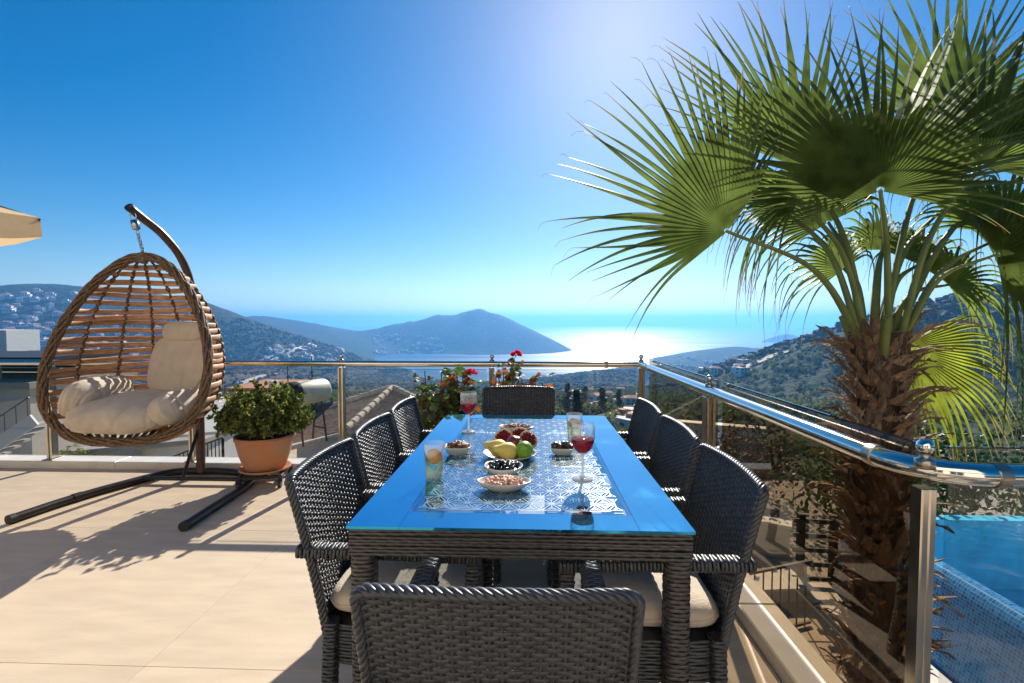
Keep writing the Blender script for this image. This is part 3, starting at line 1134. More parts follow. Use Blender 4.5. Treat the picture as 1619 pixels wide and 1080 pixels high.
shrub((3.7, 9.6, GZ), 1.1, 'scrub_dry', 'dry brown shrub behind the side railing next to the palm', 1500, .05)
shrub((4.9, 10.6, GZ), 1.0, 'scrub_dry', 'second dry brown shrub half hidden by the palm trunk', 1200, .05)
shrub((2.9, 7.7, GZ), .45, 'leaf_bush', 'small bright green tuft in front of the low garden wall', 500, .05)
for i in range(4):
    shrub((5.6 + i * 1.7, 8.2 + .6 * (i % 2), GZ), 1.15 + .2 * (i % 2), 'leaf_bush_dark', ['round dark green bush beyond the far edge of the pool nearest the palm', 'second dark green bush beyond the far edge of the pool', 'third dark green bush beyond the far edge of the pool', 'dark green bush at the right end beyond the pool'][i], 2200, .06)

# ------------------------------------------------------------------ unseen villa behind the terrace, added to bounce warm sunlight into the shade
vl = thing('bounce_facade', 'unseen cream villa front with glass doors, added to bounce warm sun onto the terrace', 'house', (-2.6, -3.95, 0))
mb = MB()
for x, w_ in ((-4.6, 1.6), (-1.75, .9), (.95, .9), (4.1, 2.2)):
    mb.box((x, 0, 1.35), (w_, .3, 2.7))
mb.box((0, 0, 4.6), (10.8, .3, 3.8))
mb.build('wall', 'plaster_villa', vl)
for x in (-3.0, -.4, 2.2):
    d_ = MB().box((x, .02, 1.2), (1.55, .06, 2.4)).build('glass_door', 'dark_glass', vl)
    MB().box((x, .07, 1.2), (.06, .05, 2.4)).build('door_frame', 'white_paint', d_)
MB().box((0, .25, 2.78), (10.8, .8, .16)).build('eaves', 'plaster_villa', vl)
# ------------------------------------------------------------------ woven surfaces
def weave(mb, Pf, rows, stakes, amp, th, seg=4, closed=False, ov=1.0, stake_r=0.0):
    """rows of flat strands that pass over and under upright stakes on the surface Pf(u,v)"""
    n_ = stakes * seg + (0 if closed else 1)
    u = np.arange(n_) / (stakes * seg)
    e = 1e-3

    def frame(U, V):
        P0 = Pf(U, V)
        du = Pf(U + e, V) - Pf(U - e, V)
        dv = Pf(U, V + e) - Pf(U, V - e)
        N = np.cross(du, dv)
        N /= np.linalg.norm(N, axis=-1)[..., None] + 1e-12
        return P0, N
    U, J = np.meshgrid(u, np.arange(rows), indexing='ij')
    hv = .5 / rows * ov
    jr = np.random.default_rng(rows * 31 + stakes)
    jv = (jr.random(rows) - .5)[None] * .35 * hv + np.cumsum(jr.normal(size=(n_, rows)), 0) * hv * .02 * (0 if closed else 1)
    ja = 1 + .45 * (jr.random((n_, rows)) - .5)
    ring = []
    for dv, dn in ((-1, 0), (-.45, 1), (.45, 1), (1, 0), (0, -.8)):
        Vv = np.clip((J + .5) / rows + dv * hv + jv, 0, 1)
        P0, N = frame(U, Vv)
        off = amp * np.repeat(ja[::seg], seg, 0)[:n_] * np.sin(PI * stakes * U + PI * J) + dn * th
        ring.append(P0 + N * off[..., None])
    Rg = np.stack(ring, 2)          # (n, rows, 5, 3)
    for j in range(rows):
        mb.grid(Rg[:, j], cu=closed, cv=True)
    if stake_r:
        for i in range(stakes):
            v = np.linspace(0, 1, 9)
            P0 = Pf(np.full(9, (i + .5) / stakes), v)
            mb.tube(P0, stake_r, 5, caps=False)


def square_tube(path, w, d, rnd=3.2):
    """surface of a rounded square tube along a straight or bent path; u round, v along"""
    P = np.asarray(path, float)
    s = np.concatenate([[0], np.cumsum(np.linalg.norm(np.diff(P, axis=0), axis=1))])
    s /= s[-1]

    def f(U, V):
        U, V = np.asarray(U), np.asarray(V)
        C = np.stack([np.interp(V, s, P[:, k]) for k in range(3)], -1)
        T = np.stack([np.interp(V + .02, s, P[:, k]) - np.interp(V - .02, s, P[:, k]) for k in range(3)], -1)
        T /= np.linalg.norm(T, axis=-1)[..., None] + 1e-12
        ref = np.array([0, 1.0, 0]) if abs(P[-1][1] - P[0][1]) < .7 * np.linalg.norm(P[-1] - P[0]) else np.array([0, 0, 1.0])
        A = np.cross(np.broadcast_to(ref, T.shape), T)
        A /= np.linalg.norm(A, axis=-1)[..., None] + 1e-12
        B = np.cross(T, A)
        a = U * 2 * PI
        c, q = np.cos(a), np.sin(a)
        k = (np.abs(c) ** rnd + np.abs(q) ** rnd) ** (-1 / rnd)
        return C + A * (c * k * w / 2)[..., None] + B * (q * k * d / 2)[..., None]
    return f


def length(P):
    return float(np.sum(np.linalg.norm(np.diff(np.asarray(P, float), axis=0), axis=1)))


def woven_tube(name, path, w, d, m, parent, row=.011, stakes=8):
    mb = MB()
    weave(mb, square_tube(path, w, d), max(3, int(length(path) / row)), stakes, .0012, .0022, 4, True, 1.06)
    mb.cm = 1
    P = np.asarray(path, float)
    f = square_tube(path, w - .006, d - .006)
    v = np.linspace(0, 1, 8)
    U, V = np.meshgrid(np.arange(12) / 12, v, indexing='ij')
    g = f(U, V)
    mb.grid(g, cu=True)
    mb.add(g[:, 0], [tuple(range(12))])
    mb.add(g[:, -1], [tuple(range(11, -1, -1))])
    return mb.build(name, [m, 'rubber'], parent, True)


def cushion(mb, c, sx, sy, sz, R=None, pow_=.42, nu=40, nv=20, wrinkle=.0, seed=0):
    """soft rounded box"""
    def fn(V):
        S = np.sign(V) * np.abs(V) ** pow_
        S[..., 2] = np.sign(V[..., 2]) * np.abs(V[..., 2]) ** .8
        if wrinkle:
            w = np.sin(S[..., 0] * 7 + seed + 2 * S[..., 1]) * .45 + np.sin(S[..., 0] * 15 + seed * 2 + 3 * S[..., 2]) * .3 - .5 * np.exp(-((np.sin(S[..., 0] * 4 + seed + S[..., 1] * 1.5)) / .10) ** 2)
            if wrinkle > .03:
                rg = np.random.default_rng(seed)
                for _ in range(16):
                    c0, sl0, wd0, am = rg.uniform(-1, 1), rg.uniform(-.35, .35), rg.uniform(.025, .06), rg.uniform(.6, 2.2)
                    ax = rg.integers(0, 2)
                    w = w - am * np.exp(-((S[..., ax] - c0 - sl0 * S[..., 2] - .2 * sl0 * S[..., 1 - ax]) / wd0) ** 2) * np.clip(.25 + rg.uniform(-1, 1) * S[..., 1 - ax] - .2 * S[..., 2], 0, 1)
            S = S * (1 + wrinkle * w[..., None])
        return S
    mb.ball(c, (sx / 2, sy / 2, sz / 2), nu, nv, fn, R)


# ------------------------------------------------------------------ dining chair (local: faces +y, seat centre at 0,0)
def make_chair():
    t = thing('wicker_chair', 'x', 'chair', (0, 0, 0), 0, 'wicker chairs around the dining table')
    W2 = .25

    def back(U, V):
        U, V = np.asarray(U, float), np.asarray(V, float)
        x = (U - .5) * 2
        z0, z1 = .30, .860 - .006 * x * x - .010 * (np.clip(np.abs(x) - .90, 0, 1) / .1) ** 2
        z = z0 + (z1 - z0) * V
        y = -.205 - .115 * V ** 1.3 - .020 * (1 - x * x)
        return np.stack([x * (W2 - .012 + .008 * V), y, z], -1)
    mb = MB()
    weave(mb, back, 60, 22, .0022, .0022, 5, False, 1.5, .0042)
    mb.build('woven_back', 'wicker', t, True, kind='stuff')
    # thick wrapped border along both sides and the top
    v = np.linspace(0, 1, 20)
    edge = np.concatenate([back(np.zeros(20), v), back(np.linspace(0, 1, 40)[1:-1], np.ones(38)), back(np.ones(20), v[::-1])])
    k = np.linspace(0, 1, 330)
    s = np.concatenate([[0], np.cumsum(np.linalg.norm(np.diff(edge, axis=0), axis=1))])
    s /= s[-1]
    E = np.stack([np.interp(k, s, edge[:, q]) for q in range(3)], -1)
    mb = MB()
    T = np.gradient(E, axis=0)
    T /= np.linalg.norm(T, axis=1)[:, None]
    Nb = np.cross(T, np.array([0, 1.0, .1]))
    Nb /= np.linalg.norm(Nb, axis=1)[:, None]
    Nc = np.cross(T, Nb)
    for q in range(4):
        ph = k * 2 * PI * 24 + q * PI / 2
        mb.tube(E + .0042 * np.cos(ph)[:, None] * Nb + .0088 * np.sin(ph)[:, None] * Nc, .0066, 6)
    mb.build('border_braid', 'wicker', t, True)
    # frame: rear legs splay backwards, front legs carry the arms
    for sx in (-1, 1):
        woven_tube('leg', [(sx * (W2 - .022), -.245, 0), (sx * (W2 - .022), -.215, .2), (sx * (W2 - .022), -.205, .42)], .042, .042, 'wicker', t)
        woven_tube('leg', [(sx * (W2 - .022), .225, 0), (sx * (W2 - .022), .225, .615)], .042, .042, 'wicker', t)
        woven_tube('arm', [(sx * (W2 - .018), -.30, .635), (sx * (W2 - .022), -.05, .632), (sx * (W2 - .022), .250, .622)], .052, .034, 'wicker', t)
    # woven seat box

    def skirt(U, V):
        a = np.asarray(U) * 2 * PI
        c, q = np.cos(a), np.sin(a)
        k = (np.abs(c) ** 9 + np.abs(q) ** 9) ** (-1 / 9)
        return np.stack([c * k * (W2 - .014), q * k * .215, .285 + .125 * np.asarray(V)], -1)
    mb = MB()
    weave(mb, skirt, 12, 44, .0016, .0024, 4, True, 1.04)
    mb.cm = 1
    mb.box((0, 0, .345), (W2 * 2 - .04, .415, .112))
    mb.build('seat_box', ['wicker', 'rubber'], t, True)
    return t


chair0 = make_chair()
CH = [  # x, y, rotation, cushion?, label, cushion label
    (-.06, 1.135, 0, True, 'nearest wicker chair seen from behind at the near end of the table', 'beige seat cushion of the nearest chair at the near table end'),
    (-.395, 1.635, -PI / 2, True, 'first wicker chair with armrest on the left side of the table', 'beige seat cushion on the first chair at the left side'),
    (-.40, 2.175, -PI / 2, True, 'middle wicker chair on the left side of the table', 'beige seat cushion on the middle chair at the left side'),
    (-.40, 2.70, -PI / 2, False, 'farthest wicker chair on the left side, beside the tiled roof', ''),
    (.33, 1.60, PI / 2, True, 'first wicker chair on the right side next to the bronze glass', 'beige seat cushion on the first chair at the right side'),
    (.335, 2.16, PI / 2, True, 'middle wicker chair on the right side next to the railing', 'beige seat cushion on the middle chair at the right side'),
    (.335, 2.70, PI / 2, False, 'farthest wicker chair on the right side near the far corner post', ''),
    (-.085, 3.07, PI, False, 'black wicker chair at the far end of the table', ''),
]
for i, (x, y, rz, cu, lab, cl) in enumerate(CH):
    o = chair0 if i == 0 else copy_tree(chair0)
    o.location = (x, y, 0)
    o.rotation_euler = (0, 0, rz)
    o['label'] = lab
    if cu:
        mb = MB()
        cushion(mb, (0, 0, 0), .455, .45, .085, None, .28, 48, 20, .006, i)
        q = mb.build('seat_cushion', 'fabric', None, True, (x + .01 * math.sin(rz), y + .01, .456), label=cl, category='cushion', group='cushions on the dining chairs')
        q.rotation_euler = (0, 0, rz)
        a_ = np.arange(90) * 2 * PI / 90
        cs = np.stack([np.sign(np.cos(a_)) * np.abs(np.cos(a_)) ** .28 * .228, np.sign(np.sin(a_)) * np.abs(np.sin(a_)) ** .28 * .2255, .004 * np.sin(a_ * 6 + i)], -1)
        for _ in range(3):
            cs = (np.roll(cs, 1, 0) + 2 * cs + np.roll(cs, -1, 0)) / 4
        MB().tube(cs, .0045, 6, closed=True).build('piping', 'fabric', q, True)

# ------------------------------------------------------------------ dining table
X0, X1, Y0, Y1, TZ_ = -.515, .449, 1.31, 2.945, .75
tab = thing('dining_table', 'long wicker dining table with shiny blue glass top', 'table', ((X0 + X1) / 2, (Y0 + Y1) / 2, 0))
TW, TL = X1 - X0, Y1 - Y0
iw, il = .333, .71                      # half size of the patterned centre
for c, d in (((-(TW / 2 + iw) / 2, 0), (TW / 2 - iw, TL)), (((TW / 2 + iw) / 2, 0), (TW / 2 - iw, TL)), ((0, -(TL / 2 + il) / 2), (2 * iw - .002, TL / 2 - il)), ((0, (TL / 2 + il) / 2), (2 * iw - .002, TL / 2 - il))):
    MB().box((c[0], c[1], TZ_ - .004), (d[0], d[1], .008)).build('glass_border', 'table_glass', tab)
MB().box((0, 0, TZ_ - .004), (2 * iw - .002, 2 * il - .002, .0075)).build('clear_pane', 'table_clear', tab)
# white geometric print: six-pointed stars on a triangular net, printed under the clear pane
mb = MB()
A_ = .066


def strip(p, q, w):
    p, q = np.array(p), np.array(q)
    lim = np.array([iw - .006, il - .006])
    m_ = (p + q) / 2
    if np.any(np.abs(p) > lim) or np.any(np.abs(q) > lim):
        return
    d = (q - p) / np.linalg.norm(q - p)
    nrm = np.array([-d[1], d[0]]) * w / 2
    z = TZ_ + .0006
    mb.add([(p[0] - nrm[0], p[1] - nrm[1], z), (q[0] - nrm[0], q[1] - nrm[1], z), (q[0] + nrm[0], q[1] + nrm[1], z), (p[0] + nrm[0], p[1] + nrm[1], z)], [(0, 1, 2, 3)])


e1, e2 = np.array([A_, 0]), np.array([A_ / 2, A_ * .866])
for i in range(-22, 23):
    for j in range(-14, 15):
        o_ = i * e1 + j * e2
        for d_ in (e1, e2, e2 - e1):
            strip(o_, o_ + d_, .0036)
        for tri in ((o_, o_ + e1, o_ + e2), (o_ + e1, o_ + e2, o_ + e1 + e2)):
            c_ = sum(tri) / 3
            for p_ in tri:
                strip(p_, c_, .0028)
            # small inner triangle
            ins = [c_ + (p_ - c_) * .42 for p_ in tri]
            for a2 in range(3):
                strip(ins[a2], ins[(a2 + 1) % 3], .0020)
mb.build('star_print', 'table_print', tab, kind='stuff')
mb = MB()
for sx in (-1, 1):
    mb.box((sx * (iw + .006), 0, TZ_ - .016), (.02, TL - .1, .014))
for sy in (-1, 1):
    mb.box((0, sy * (TL / 2 - .05), TZ_ - .016), (TW - .1, .03, .014))
mb.build('support_frame', 'rubber', tab)
# wicker aprons and legs
ah = .078
za = TZ_ - .009 - ah / 2
hw, hl = TW / 2 - .006, TL / 2 - .006


def flat(p, ux, uz):
    p, ux, uz = np.array(p, float), np.array(ux, float), np.array(uz, float)
    return lambda U, V: p + np.asarray(U)[..., None] * ux + np.asarray(V)[..., None] * uz


for (p, ux, nst) in (((-hw, -hl, za - ah / 2), (2 * hw, 0, 0), 44), ((hw, hl, za - ah / 2), (-2 * hw, 0, 0), 44), ((hw, -hl, za - ah / 2), (0, 2 * hl, 0), 74), ((-hw, hl, za - ah / 2), (0, -2 * hl, 0), 74)):
    mb = MB()
    weave(mb, flat(p, ux, (0, 0, ah)), 8, nst, .0013, .0022, 4, False, 1.05)
    mb.cm = 1
    c = np.array(p) + np.array(ux) / 2 + np.array([0, 0, ah / 2])
    nrm = np.array([-ux[1], ux[0], 0]) / np.linalg.norm(ux)
    dd = (abs(ux[0]) - .01 or .03, .03, ah - .006) if abs(ux[0]) > 0 else (.03, abs(ux[1]) - .07, ah - .006)
    mb.box(tuple(c + nrm * .018), dd)
    mb.build('apron', ['wicker_brown', 'rubber'], tab, True)
for sx in (-1, 1):
    for sy in (-1, 1):
        woven_tube('leg', [(sx * (hw - .033), sy * (hl - .033), 0), (sx * (hw - .033), sy * (hl - .033), za - ah / 2)], .066, .066, 'wicker_brown', tab, .012, 12)
# ------------------------------------------------------------------ hanging egg chair
stand = thing('swing_stand', 'dark curved steel stand of the hanging egg chair', 'stand', (0, 0, 0))
BR = .030


def spline(P, n_=14):
    P = [np.array(p, float) for p in P]
    P = [2 * P[0] - P[1]] + P + [2 * P[-1] - P[-2]]
    out = []
    for i in range(1, len(P) - 2):
        for k in range(n_):
            t = k / n_
            a, b, c, d = P[i - 1], P[i], P[i + 1], P[i + 2]
            out.append(.5 * (2 * b + (c - a) * t + (2 * a - 5 * b + 4 * c - d) * t * t + (3 * b - a - 3 * c + d) * t ** 3))
    out.append(P[-2])
    return np.array(out)


g = lambda px, py: tuple(atz(px, py, BR))
base = spline([g(14, 822), g(110, 790), g(190, 767), (-3.08, 3.98, BR), (-2.85, 4.04, BR), (-2.55, 4.02, BR), (-2.33, 3.90, BR), (-2.24, 3.68, BR), g(330, 807), g(290, 833)])
MB().tube(base, BR, 16).build('base_ring', 'stand_metal', stand, True)
for k in (0, -1):
    d = base[1] - base[0] if k == 0 else base[-2] - base[-1]
    d /= np.linalg.norm(d)
    MB().tube([base[k] - d * .004, base[k] + d * .03], BR + .0025, 16).build('end_cap', 'rubber', stand, True)
cp = base[16]
dd = base[18] - base[14]
dd /= np.linalg.norm(dd)
MB().tube([cp - dd * .03, cp + dd * .03], BR + .004, 16).build('joint_sleeve', 'stand_metal', stand, True)
MB().tube([(-3.18, 3.80, .04), (-2.27, 3.80, .04)], .018, 12).build('cross_bar', 'stand_metal', stand, True)
tip = aty(203, 327, 3.5)
pole = spline([(-2.84, 4.02, .03), (-2.84, 4.02, .55), (-2.84, 4.02, 1.05), tuple(aty(304, 462, 3.98)), tuple(aty(287, 410, 3.86)), tuple(aty(258, 372, 3.73)), tuple(aty(228, 347, 3.61)), tuple(tip)])
pr_ = np.where(pole[:, 2] < .6, .036, .030)
MB().tube(pole, pr_, 16).build('pole', 'stand_brown', stand, True)
MB().tube([tuple(Vector(pole[-1]) + Vector((.004, -.001, .002))), tuple(pole[-3])], .0325, 16).build('end_cap', 'rubber', stand, True)
MB().tube([(-2.84, 4.0, .40), (-2.84, 3.80, .045)], .014, 10).build('brace', 'stand_metal', stand, True)

# the egg: local frame at the hanging point, rows follow the horizontal half ellipses of the shell
EC = Vector((-2.895, 3.46, 0))
ET, EB = 1.81, .48
egg = thing('hanging_egg_chair', 'hanging egg chair of brown rattan with wooden slats', 'hanging chair', (EC.x, EC.y, 0), .04)


def wprof(v):
    v = np.asarray(v, float)
    return .585 * (np.clip(np.sin(PI * np.clip(v, 0, 1) ** .66), 0, 1) ** .50)


def dprof(v):
    v = np.asarray(v, float)
    return .70 * (np.clip(np.sin(PI * np.clip(v, 0, 1) ** .62), 0, 1) ** .62)


def yrim(v):
    return -.24 + .30 * np.asarray(v, float) ** 1.1 + .02


def shell(th, v):
    th, v = np.asarray(th, float), np.asarray(v, float)
    w, d = wprof(v), dprof(v)
    return np.stack([w * np.cos(th), yrim(v) + d * np.sin(th) * .92, EB + (ET - EB) * v - .07 * np.clip(np.sin(th), 0, 1) * (1 - v) ** 6 * np.clip(d / .34, 0, 1)], -1)


# rim: bundle of rattan canes twisted round the opening
vv = np.concatenate([np.linspace(.0, .06, 30)[:-1] ** 1.0, np.linspace(.06, .94, 120)[:-1], np.linspace(.94, 1.0, 24)])
Lr = shell(np.full(len(vv), PI), vv)
Rr_ = shell(np.zeros(len(vv)), vv)[::-1]
rim = np.concatenate([Lr, Rr_[1:-1]])
s = np.concatenate([[0], np.cumsum(np.linalg.norm(np.diff(np.vstack([rim, rim[:1]]), axis=0), axis=1))])
k = np.linspace(0, s[-1], 420, endpoint=False)
cl = np.vstack([rim, rim[:1]])
rim = np.stack([np.interp(k, s, cl[:, q]) for q in range(3)], -1)
for _ in range(6):
    rim = (np.roll(rim, 1, 0) + rim * 2 + np.roll(rim, -1, 0)) / 4
T = np.roll(rim, -1, 0) - np.roll(rim, 1, 0)
T /= np.linalg.norm(T, axis=1)[:, None]
Nb = np.cross(T, np.array([0, 1.0, 0]))
Nb /= np.linalg.norm(Nb, axis=1)[:, None]
Nc = np.cross(T, Nb)
tt = np.arange(420) / 420 * 2 * PI
for q in range(9):
    tw = 5 if q < 6 else -7
    rad = .023 if q < 6 else .026
    ph = tt * tw + q * 2 * PI / (6 if q < 6 else 3)
    jit = 1 + .10 * np.sin(tt * 23 + q * 2)
    MB().tube(rim + (rad * jit * np.cos(ph))[:, None] * Nb + (rad * jit * np.sin(ph))[:, None] * Nc, 0.0105 if q < 6 else .007, 6, closed=True).build('rim_cane', 'egg_rattan', egg, True)
MB().tube(rim, .018, 8, closed=True).build('rim_core', 'egg_rattan', egg, True)

# slats
NS = 23
for i in range(NS):
    v = .045 + .90 * i / (NS - 1)
    nth = 44
    th = np.linspace(0.03, PI - .03, nth)
    rs_ = random.Random(i)
    hh = .0185 + .003 * rs_.random()
    P0 = shell(th, np.full(nth, v))
    P0[:, 2] += .006 * np.sin(th * 3 + i) + .012 * math.sin(i * 1.7) * np.cos(th)
    Nn = np.stack([np.cos(th), np.sin(th), 0 * th], -1)
    wv = .006 * np.sin(th * 7 + PI * i)[:, None] * Nn
    ring = []
    for a, b2 in ((-1, 0), (-.7, .8), (.7, .8), (1, 0), (.7, -.8), (-.7, -.8)):
        ring.append(P0 + wv + np.array([0, 0, hh * a]) + Nn * (.0085 * b2))
    MB().grid(np.stack(ring, 1), cv=True).build('slat', 'egg_slat', egg, True)
# lower basket bars running front to back under the seat
for i in range(22):
    th = PI * (i + .8) / 22.6
    v = np.linspace(.006, .085, 8)
    P0 = shell(np.full(8, th), v) + np.array([0, 0, -.012])
    MB().tube(P0, .015, 7).build('bottom_bar', 'egg_slat', egg, True)
# cords lashing the slats
for th in (.42, .86, 1.25, 1.62, 2.0, 2.36, 2.78):
    v = np.linspace(.02, .985, 150)
    P0 = shell(np.full(150, th), v)
    nn = np.array([math.cos(th), math.sin(th), 0])
    ph = (v - .045) / .90 * (NS - 1) * 2 * PI
    side = np.array([-math.sin(th), math.cos(th), 0])
    for s_ in (-1, 1):
        MB().tube(P0 + nn * (.012 * s_ * np.cos(ph / 2 * 1.0))[:, None] + side * (.007 * np.sin(ph) * s_)[:, None], .0075, 6).build('cord', 'egg_cord', egg, True)
MB().tube([(0, .08, ET + .012), (0, .07, ET - .05)], [.05, .03], 12).build('top_lashing', 'egg_rattan', egg, True)

# chain from the arm to the top of the egg
ct, cb = Vector(pole[-4]) - Vector((0, 0, .02)), Vector((EC.x, EC.y + .075, ET + .015))
chain = thing('hanging_chain', 'steel chain and spring holding the egg chair from its stand', 'chain', tuple(cb))
L_ = (ct - cb)


def ring_link(c, r1, r2, ang, wire=.0035):
    a = np.arange(20) * 2 * PI / 20
    P0 = np.stack([r1 * np.cos(a) * math.cos(ang), r1 * np.cos(a) * math.sin(ang), r2 * np.sin(a)], -1) + np.array(c)
    MB().tube(P0, wire, 6, closed=True).build('chain_link', 'chain', chain, True)


nl = 7
for i in range(nl):
    f = (i + .4) / nl * .55
    ring_link(tuple(L_ * f), .012, .021, (i % 2) * PI / 2)
f0 = .58
MB().tube([tuple(L_ * f0), tuple(L_ * .60), tuple(L_ * .80), tuple(L_ * .82)], [.012, .026, .026, .012], 16).build('spring_case', 'chain', chain, True)
ring_link(tuple(L_ * .90), .02, .03, .4, .005)

# cushions of the egg
ex, ey = EC.x, EC.y


def eggcush(name, c, d, rot, lab, wr=.02, pw=.5, seed=1):
    mb = MB()
    R = Matrix.Rotation(rot[2], 3, 'Z') @ Matrix.Rotation(rot[1], 3, 'Y') @ Matrix.Rotation(rot[0], 3, 'X')
    cushion(mb, (0, 0, 0), d[0], d[1], d[2], R, pw, 150, 54, wr, seed)
    mb.build(name, 'egg_fabric', None, True, c, label=lab, category='cushion', group='cushions of the hanging chair')


eggcush('seat_cushion', (ex - .02, ey - .02, .665), (.70, .66, .24), (.10, 0, 0), 'puffy beige seat cushion at the front of the egg chair', .034, .6, 1)
eggcush('side_cushion', (ex - .34, ey + .02, .76), (.24, .58, .30), (0, .35, .10), 'puffy beige side cushion at the left inside the egg chair', .038, .7, 4)
eggcush('side_cushion', (ex + .34, ey - .02, .70), (.20, .50, .24), (0, -.35, -.08), 'puffy beige side cushion at the right inside the egg chair', .038, .7, 7)
eggcush('back_cushion', (ex + .10, ey + .30, .96), (.50, .16, .54), (-.24, 0, -.05), 'tall beige back cushion leaning inside the egg chair', .031, .55, 3)
eggcush('head_cushion', (ex + .12, ey + .335, 1.24), (.36, .13, .17), (-.24, 0, -.05), 'small beige head cushion at the top of the egg chair back', .012, .55, 5)


# ------------------------------------------------------------------ leaves
def leaves(mb, P, D, size, width=.5, curl=.15):
    """pointed oval leaves at points P along directions D (six-sided, folded)"""
    P, D = np.asarray(P), np.asarray(D)
    n_ = len(P)
    D = D / (np.linalg.norm(D, axis=1)[:, None] + 1e-9)
    r = RNG.normal(size=(n_, 3))
    S = np.cross(D, r)
    S /= np.linalg.norm(S, axis=1)[:, None] + 1e-9
    N = np.cross(S, D)
    s = (np.broadcast_to(size, (n_,)) * (.65 + .7 * RNG.random(n_)))[:, None]
    w = s * width
    V = np.stack([P, P + D * s * .35 + S * w * .5 + N * s * curl, P + D * s * .75 + S * w * .42 + N * s * curl * .8, P + D * s, P + D * s * .75 - S * w * .42 + N * s * curl * .8, P + D * s * .35 - S * w * .5 + N * s * curl], 1)
    base_ = np.arange(n_)[:, None] * 6
    F1 = base_ + np.array([0, 1, 2, 3])
    F2 = base_ + np.array([0, 3, 4, 5])
    mb.add(V.reshape(-1, 3), np.concatenate([F1, F2]))


# ------------------------------------------------------------------ potted bush on a wheeled caddy
pc = atz(420, 762, 0)
cad = thing('plant_caddy', 'low dark wheeled plant stand under the terracotta pot', 'plant stand', tuple(pc), .25)
for sx in (-1, 1):
    MB().box((sx * .15, 0, .088), (.035, .36, .03), bev=.004).build('frame_bar', 'iron', cad)
    MB().box((0, sx * .16, .087), (.26, .034, .028), bev=.004).build('frame_bar', 'iron', cad)
    for sy in (-1, 1):
        MB().tube([(sx * .15 - .012, sy * .17, .032), (sx * .15 + .012, sy * .17, .032)], .031, 16).build('caster', 'rubber', cad, True)
        MB().box((sx * .15, sy * .17, .062), (.04, .02, .026)).build('caster_fork', 'iron', cad)
pot = thing('potted_bush', 'terracotta pot with a dense round green bush beside the swing', 'potted plant', (pc.x, pc.y, .104), .3)
MB().lathe([(.0, .0), (.165, .0), (.195, .018), (.198, .030), (.186, .028), (.155, .014), (.0, .013)], 40).build('saucer', 'terracotta', pot, True)
MB().lathe([(.0, .014), (.140, .014), (.155, .03), (.19, .13), (.212, .225), (.218, .255), (.226, .262), (.226, .292), (.212, .293), (.206, .26), (.0, .25)], 44).build('pot', 'terracotta', pot, True)
MB().lathe([(.0, .268), (.1, .27), (.205, .262)], 24).build('soil', 'soil', pot, True)
mb = MB()
CR, CZ = .335, .45
tipsP, tipsD = [], []
for i in range(150):
    a, e = random.uniform(0, 2 * PI), random.uniform(-.30, 1)
    d = Vector((math.cos(a) * math.sqrt(max(0, 1 - e * e * .85)), math.sin(a) * math.sqrt(max(0, 1 - e * e * .85)), e * .82))
    rr2 = CR * random.uniform(.78, 1.0)
    q = Vector((d.x * rr2 * 1.06, d.y * rr2 * 1.06, CZ - .03 + d.z * rr2 * 1.0))
    m0 = Vector((d.x * .06, d.y * .06, .26))
    m1 = m0.lerp(q, .5) + Vector((0, 0, .05))
    mb.tube([tuple(m0), tuple(m1), tuple(q)], [.007, .005, .002], 5, caps=False)
    for _ in range(9):
        f = random.uniform(.55, 1.02)
        b_ = m1.lerp(q, (f - .5) * 2) + Vector([random.gauss(0, .026) for _ in range(3)])
        n_ = random.randint(7, 11)
        for _ in range(n_):
            tipsP.append(tuple(b_))
            tipsD.append(tuple(d * .5 + Vector([random.gauss(0, .8) for _ in range(3)]) + Vector((0, 0, .3))))
mb.build('branches', 'twig', pot)
pick = RNG.random(len(tipsP))
for lo, hi, m_ in ((0, .5, 'leaf_bush'), (.5, .82, 'leaf_bush_dark'), (.82, 1, 'leaf_bush_gold')):
    k_ = (pick >= lo) & (pick < hi)
    mb = MB()
    leaves(mb, np.array(tipsP)[k_], np.array(tipsD)[k_], .030, .62)
    mb.build('leaves', m_, pot)


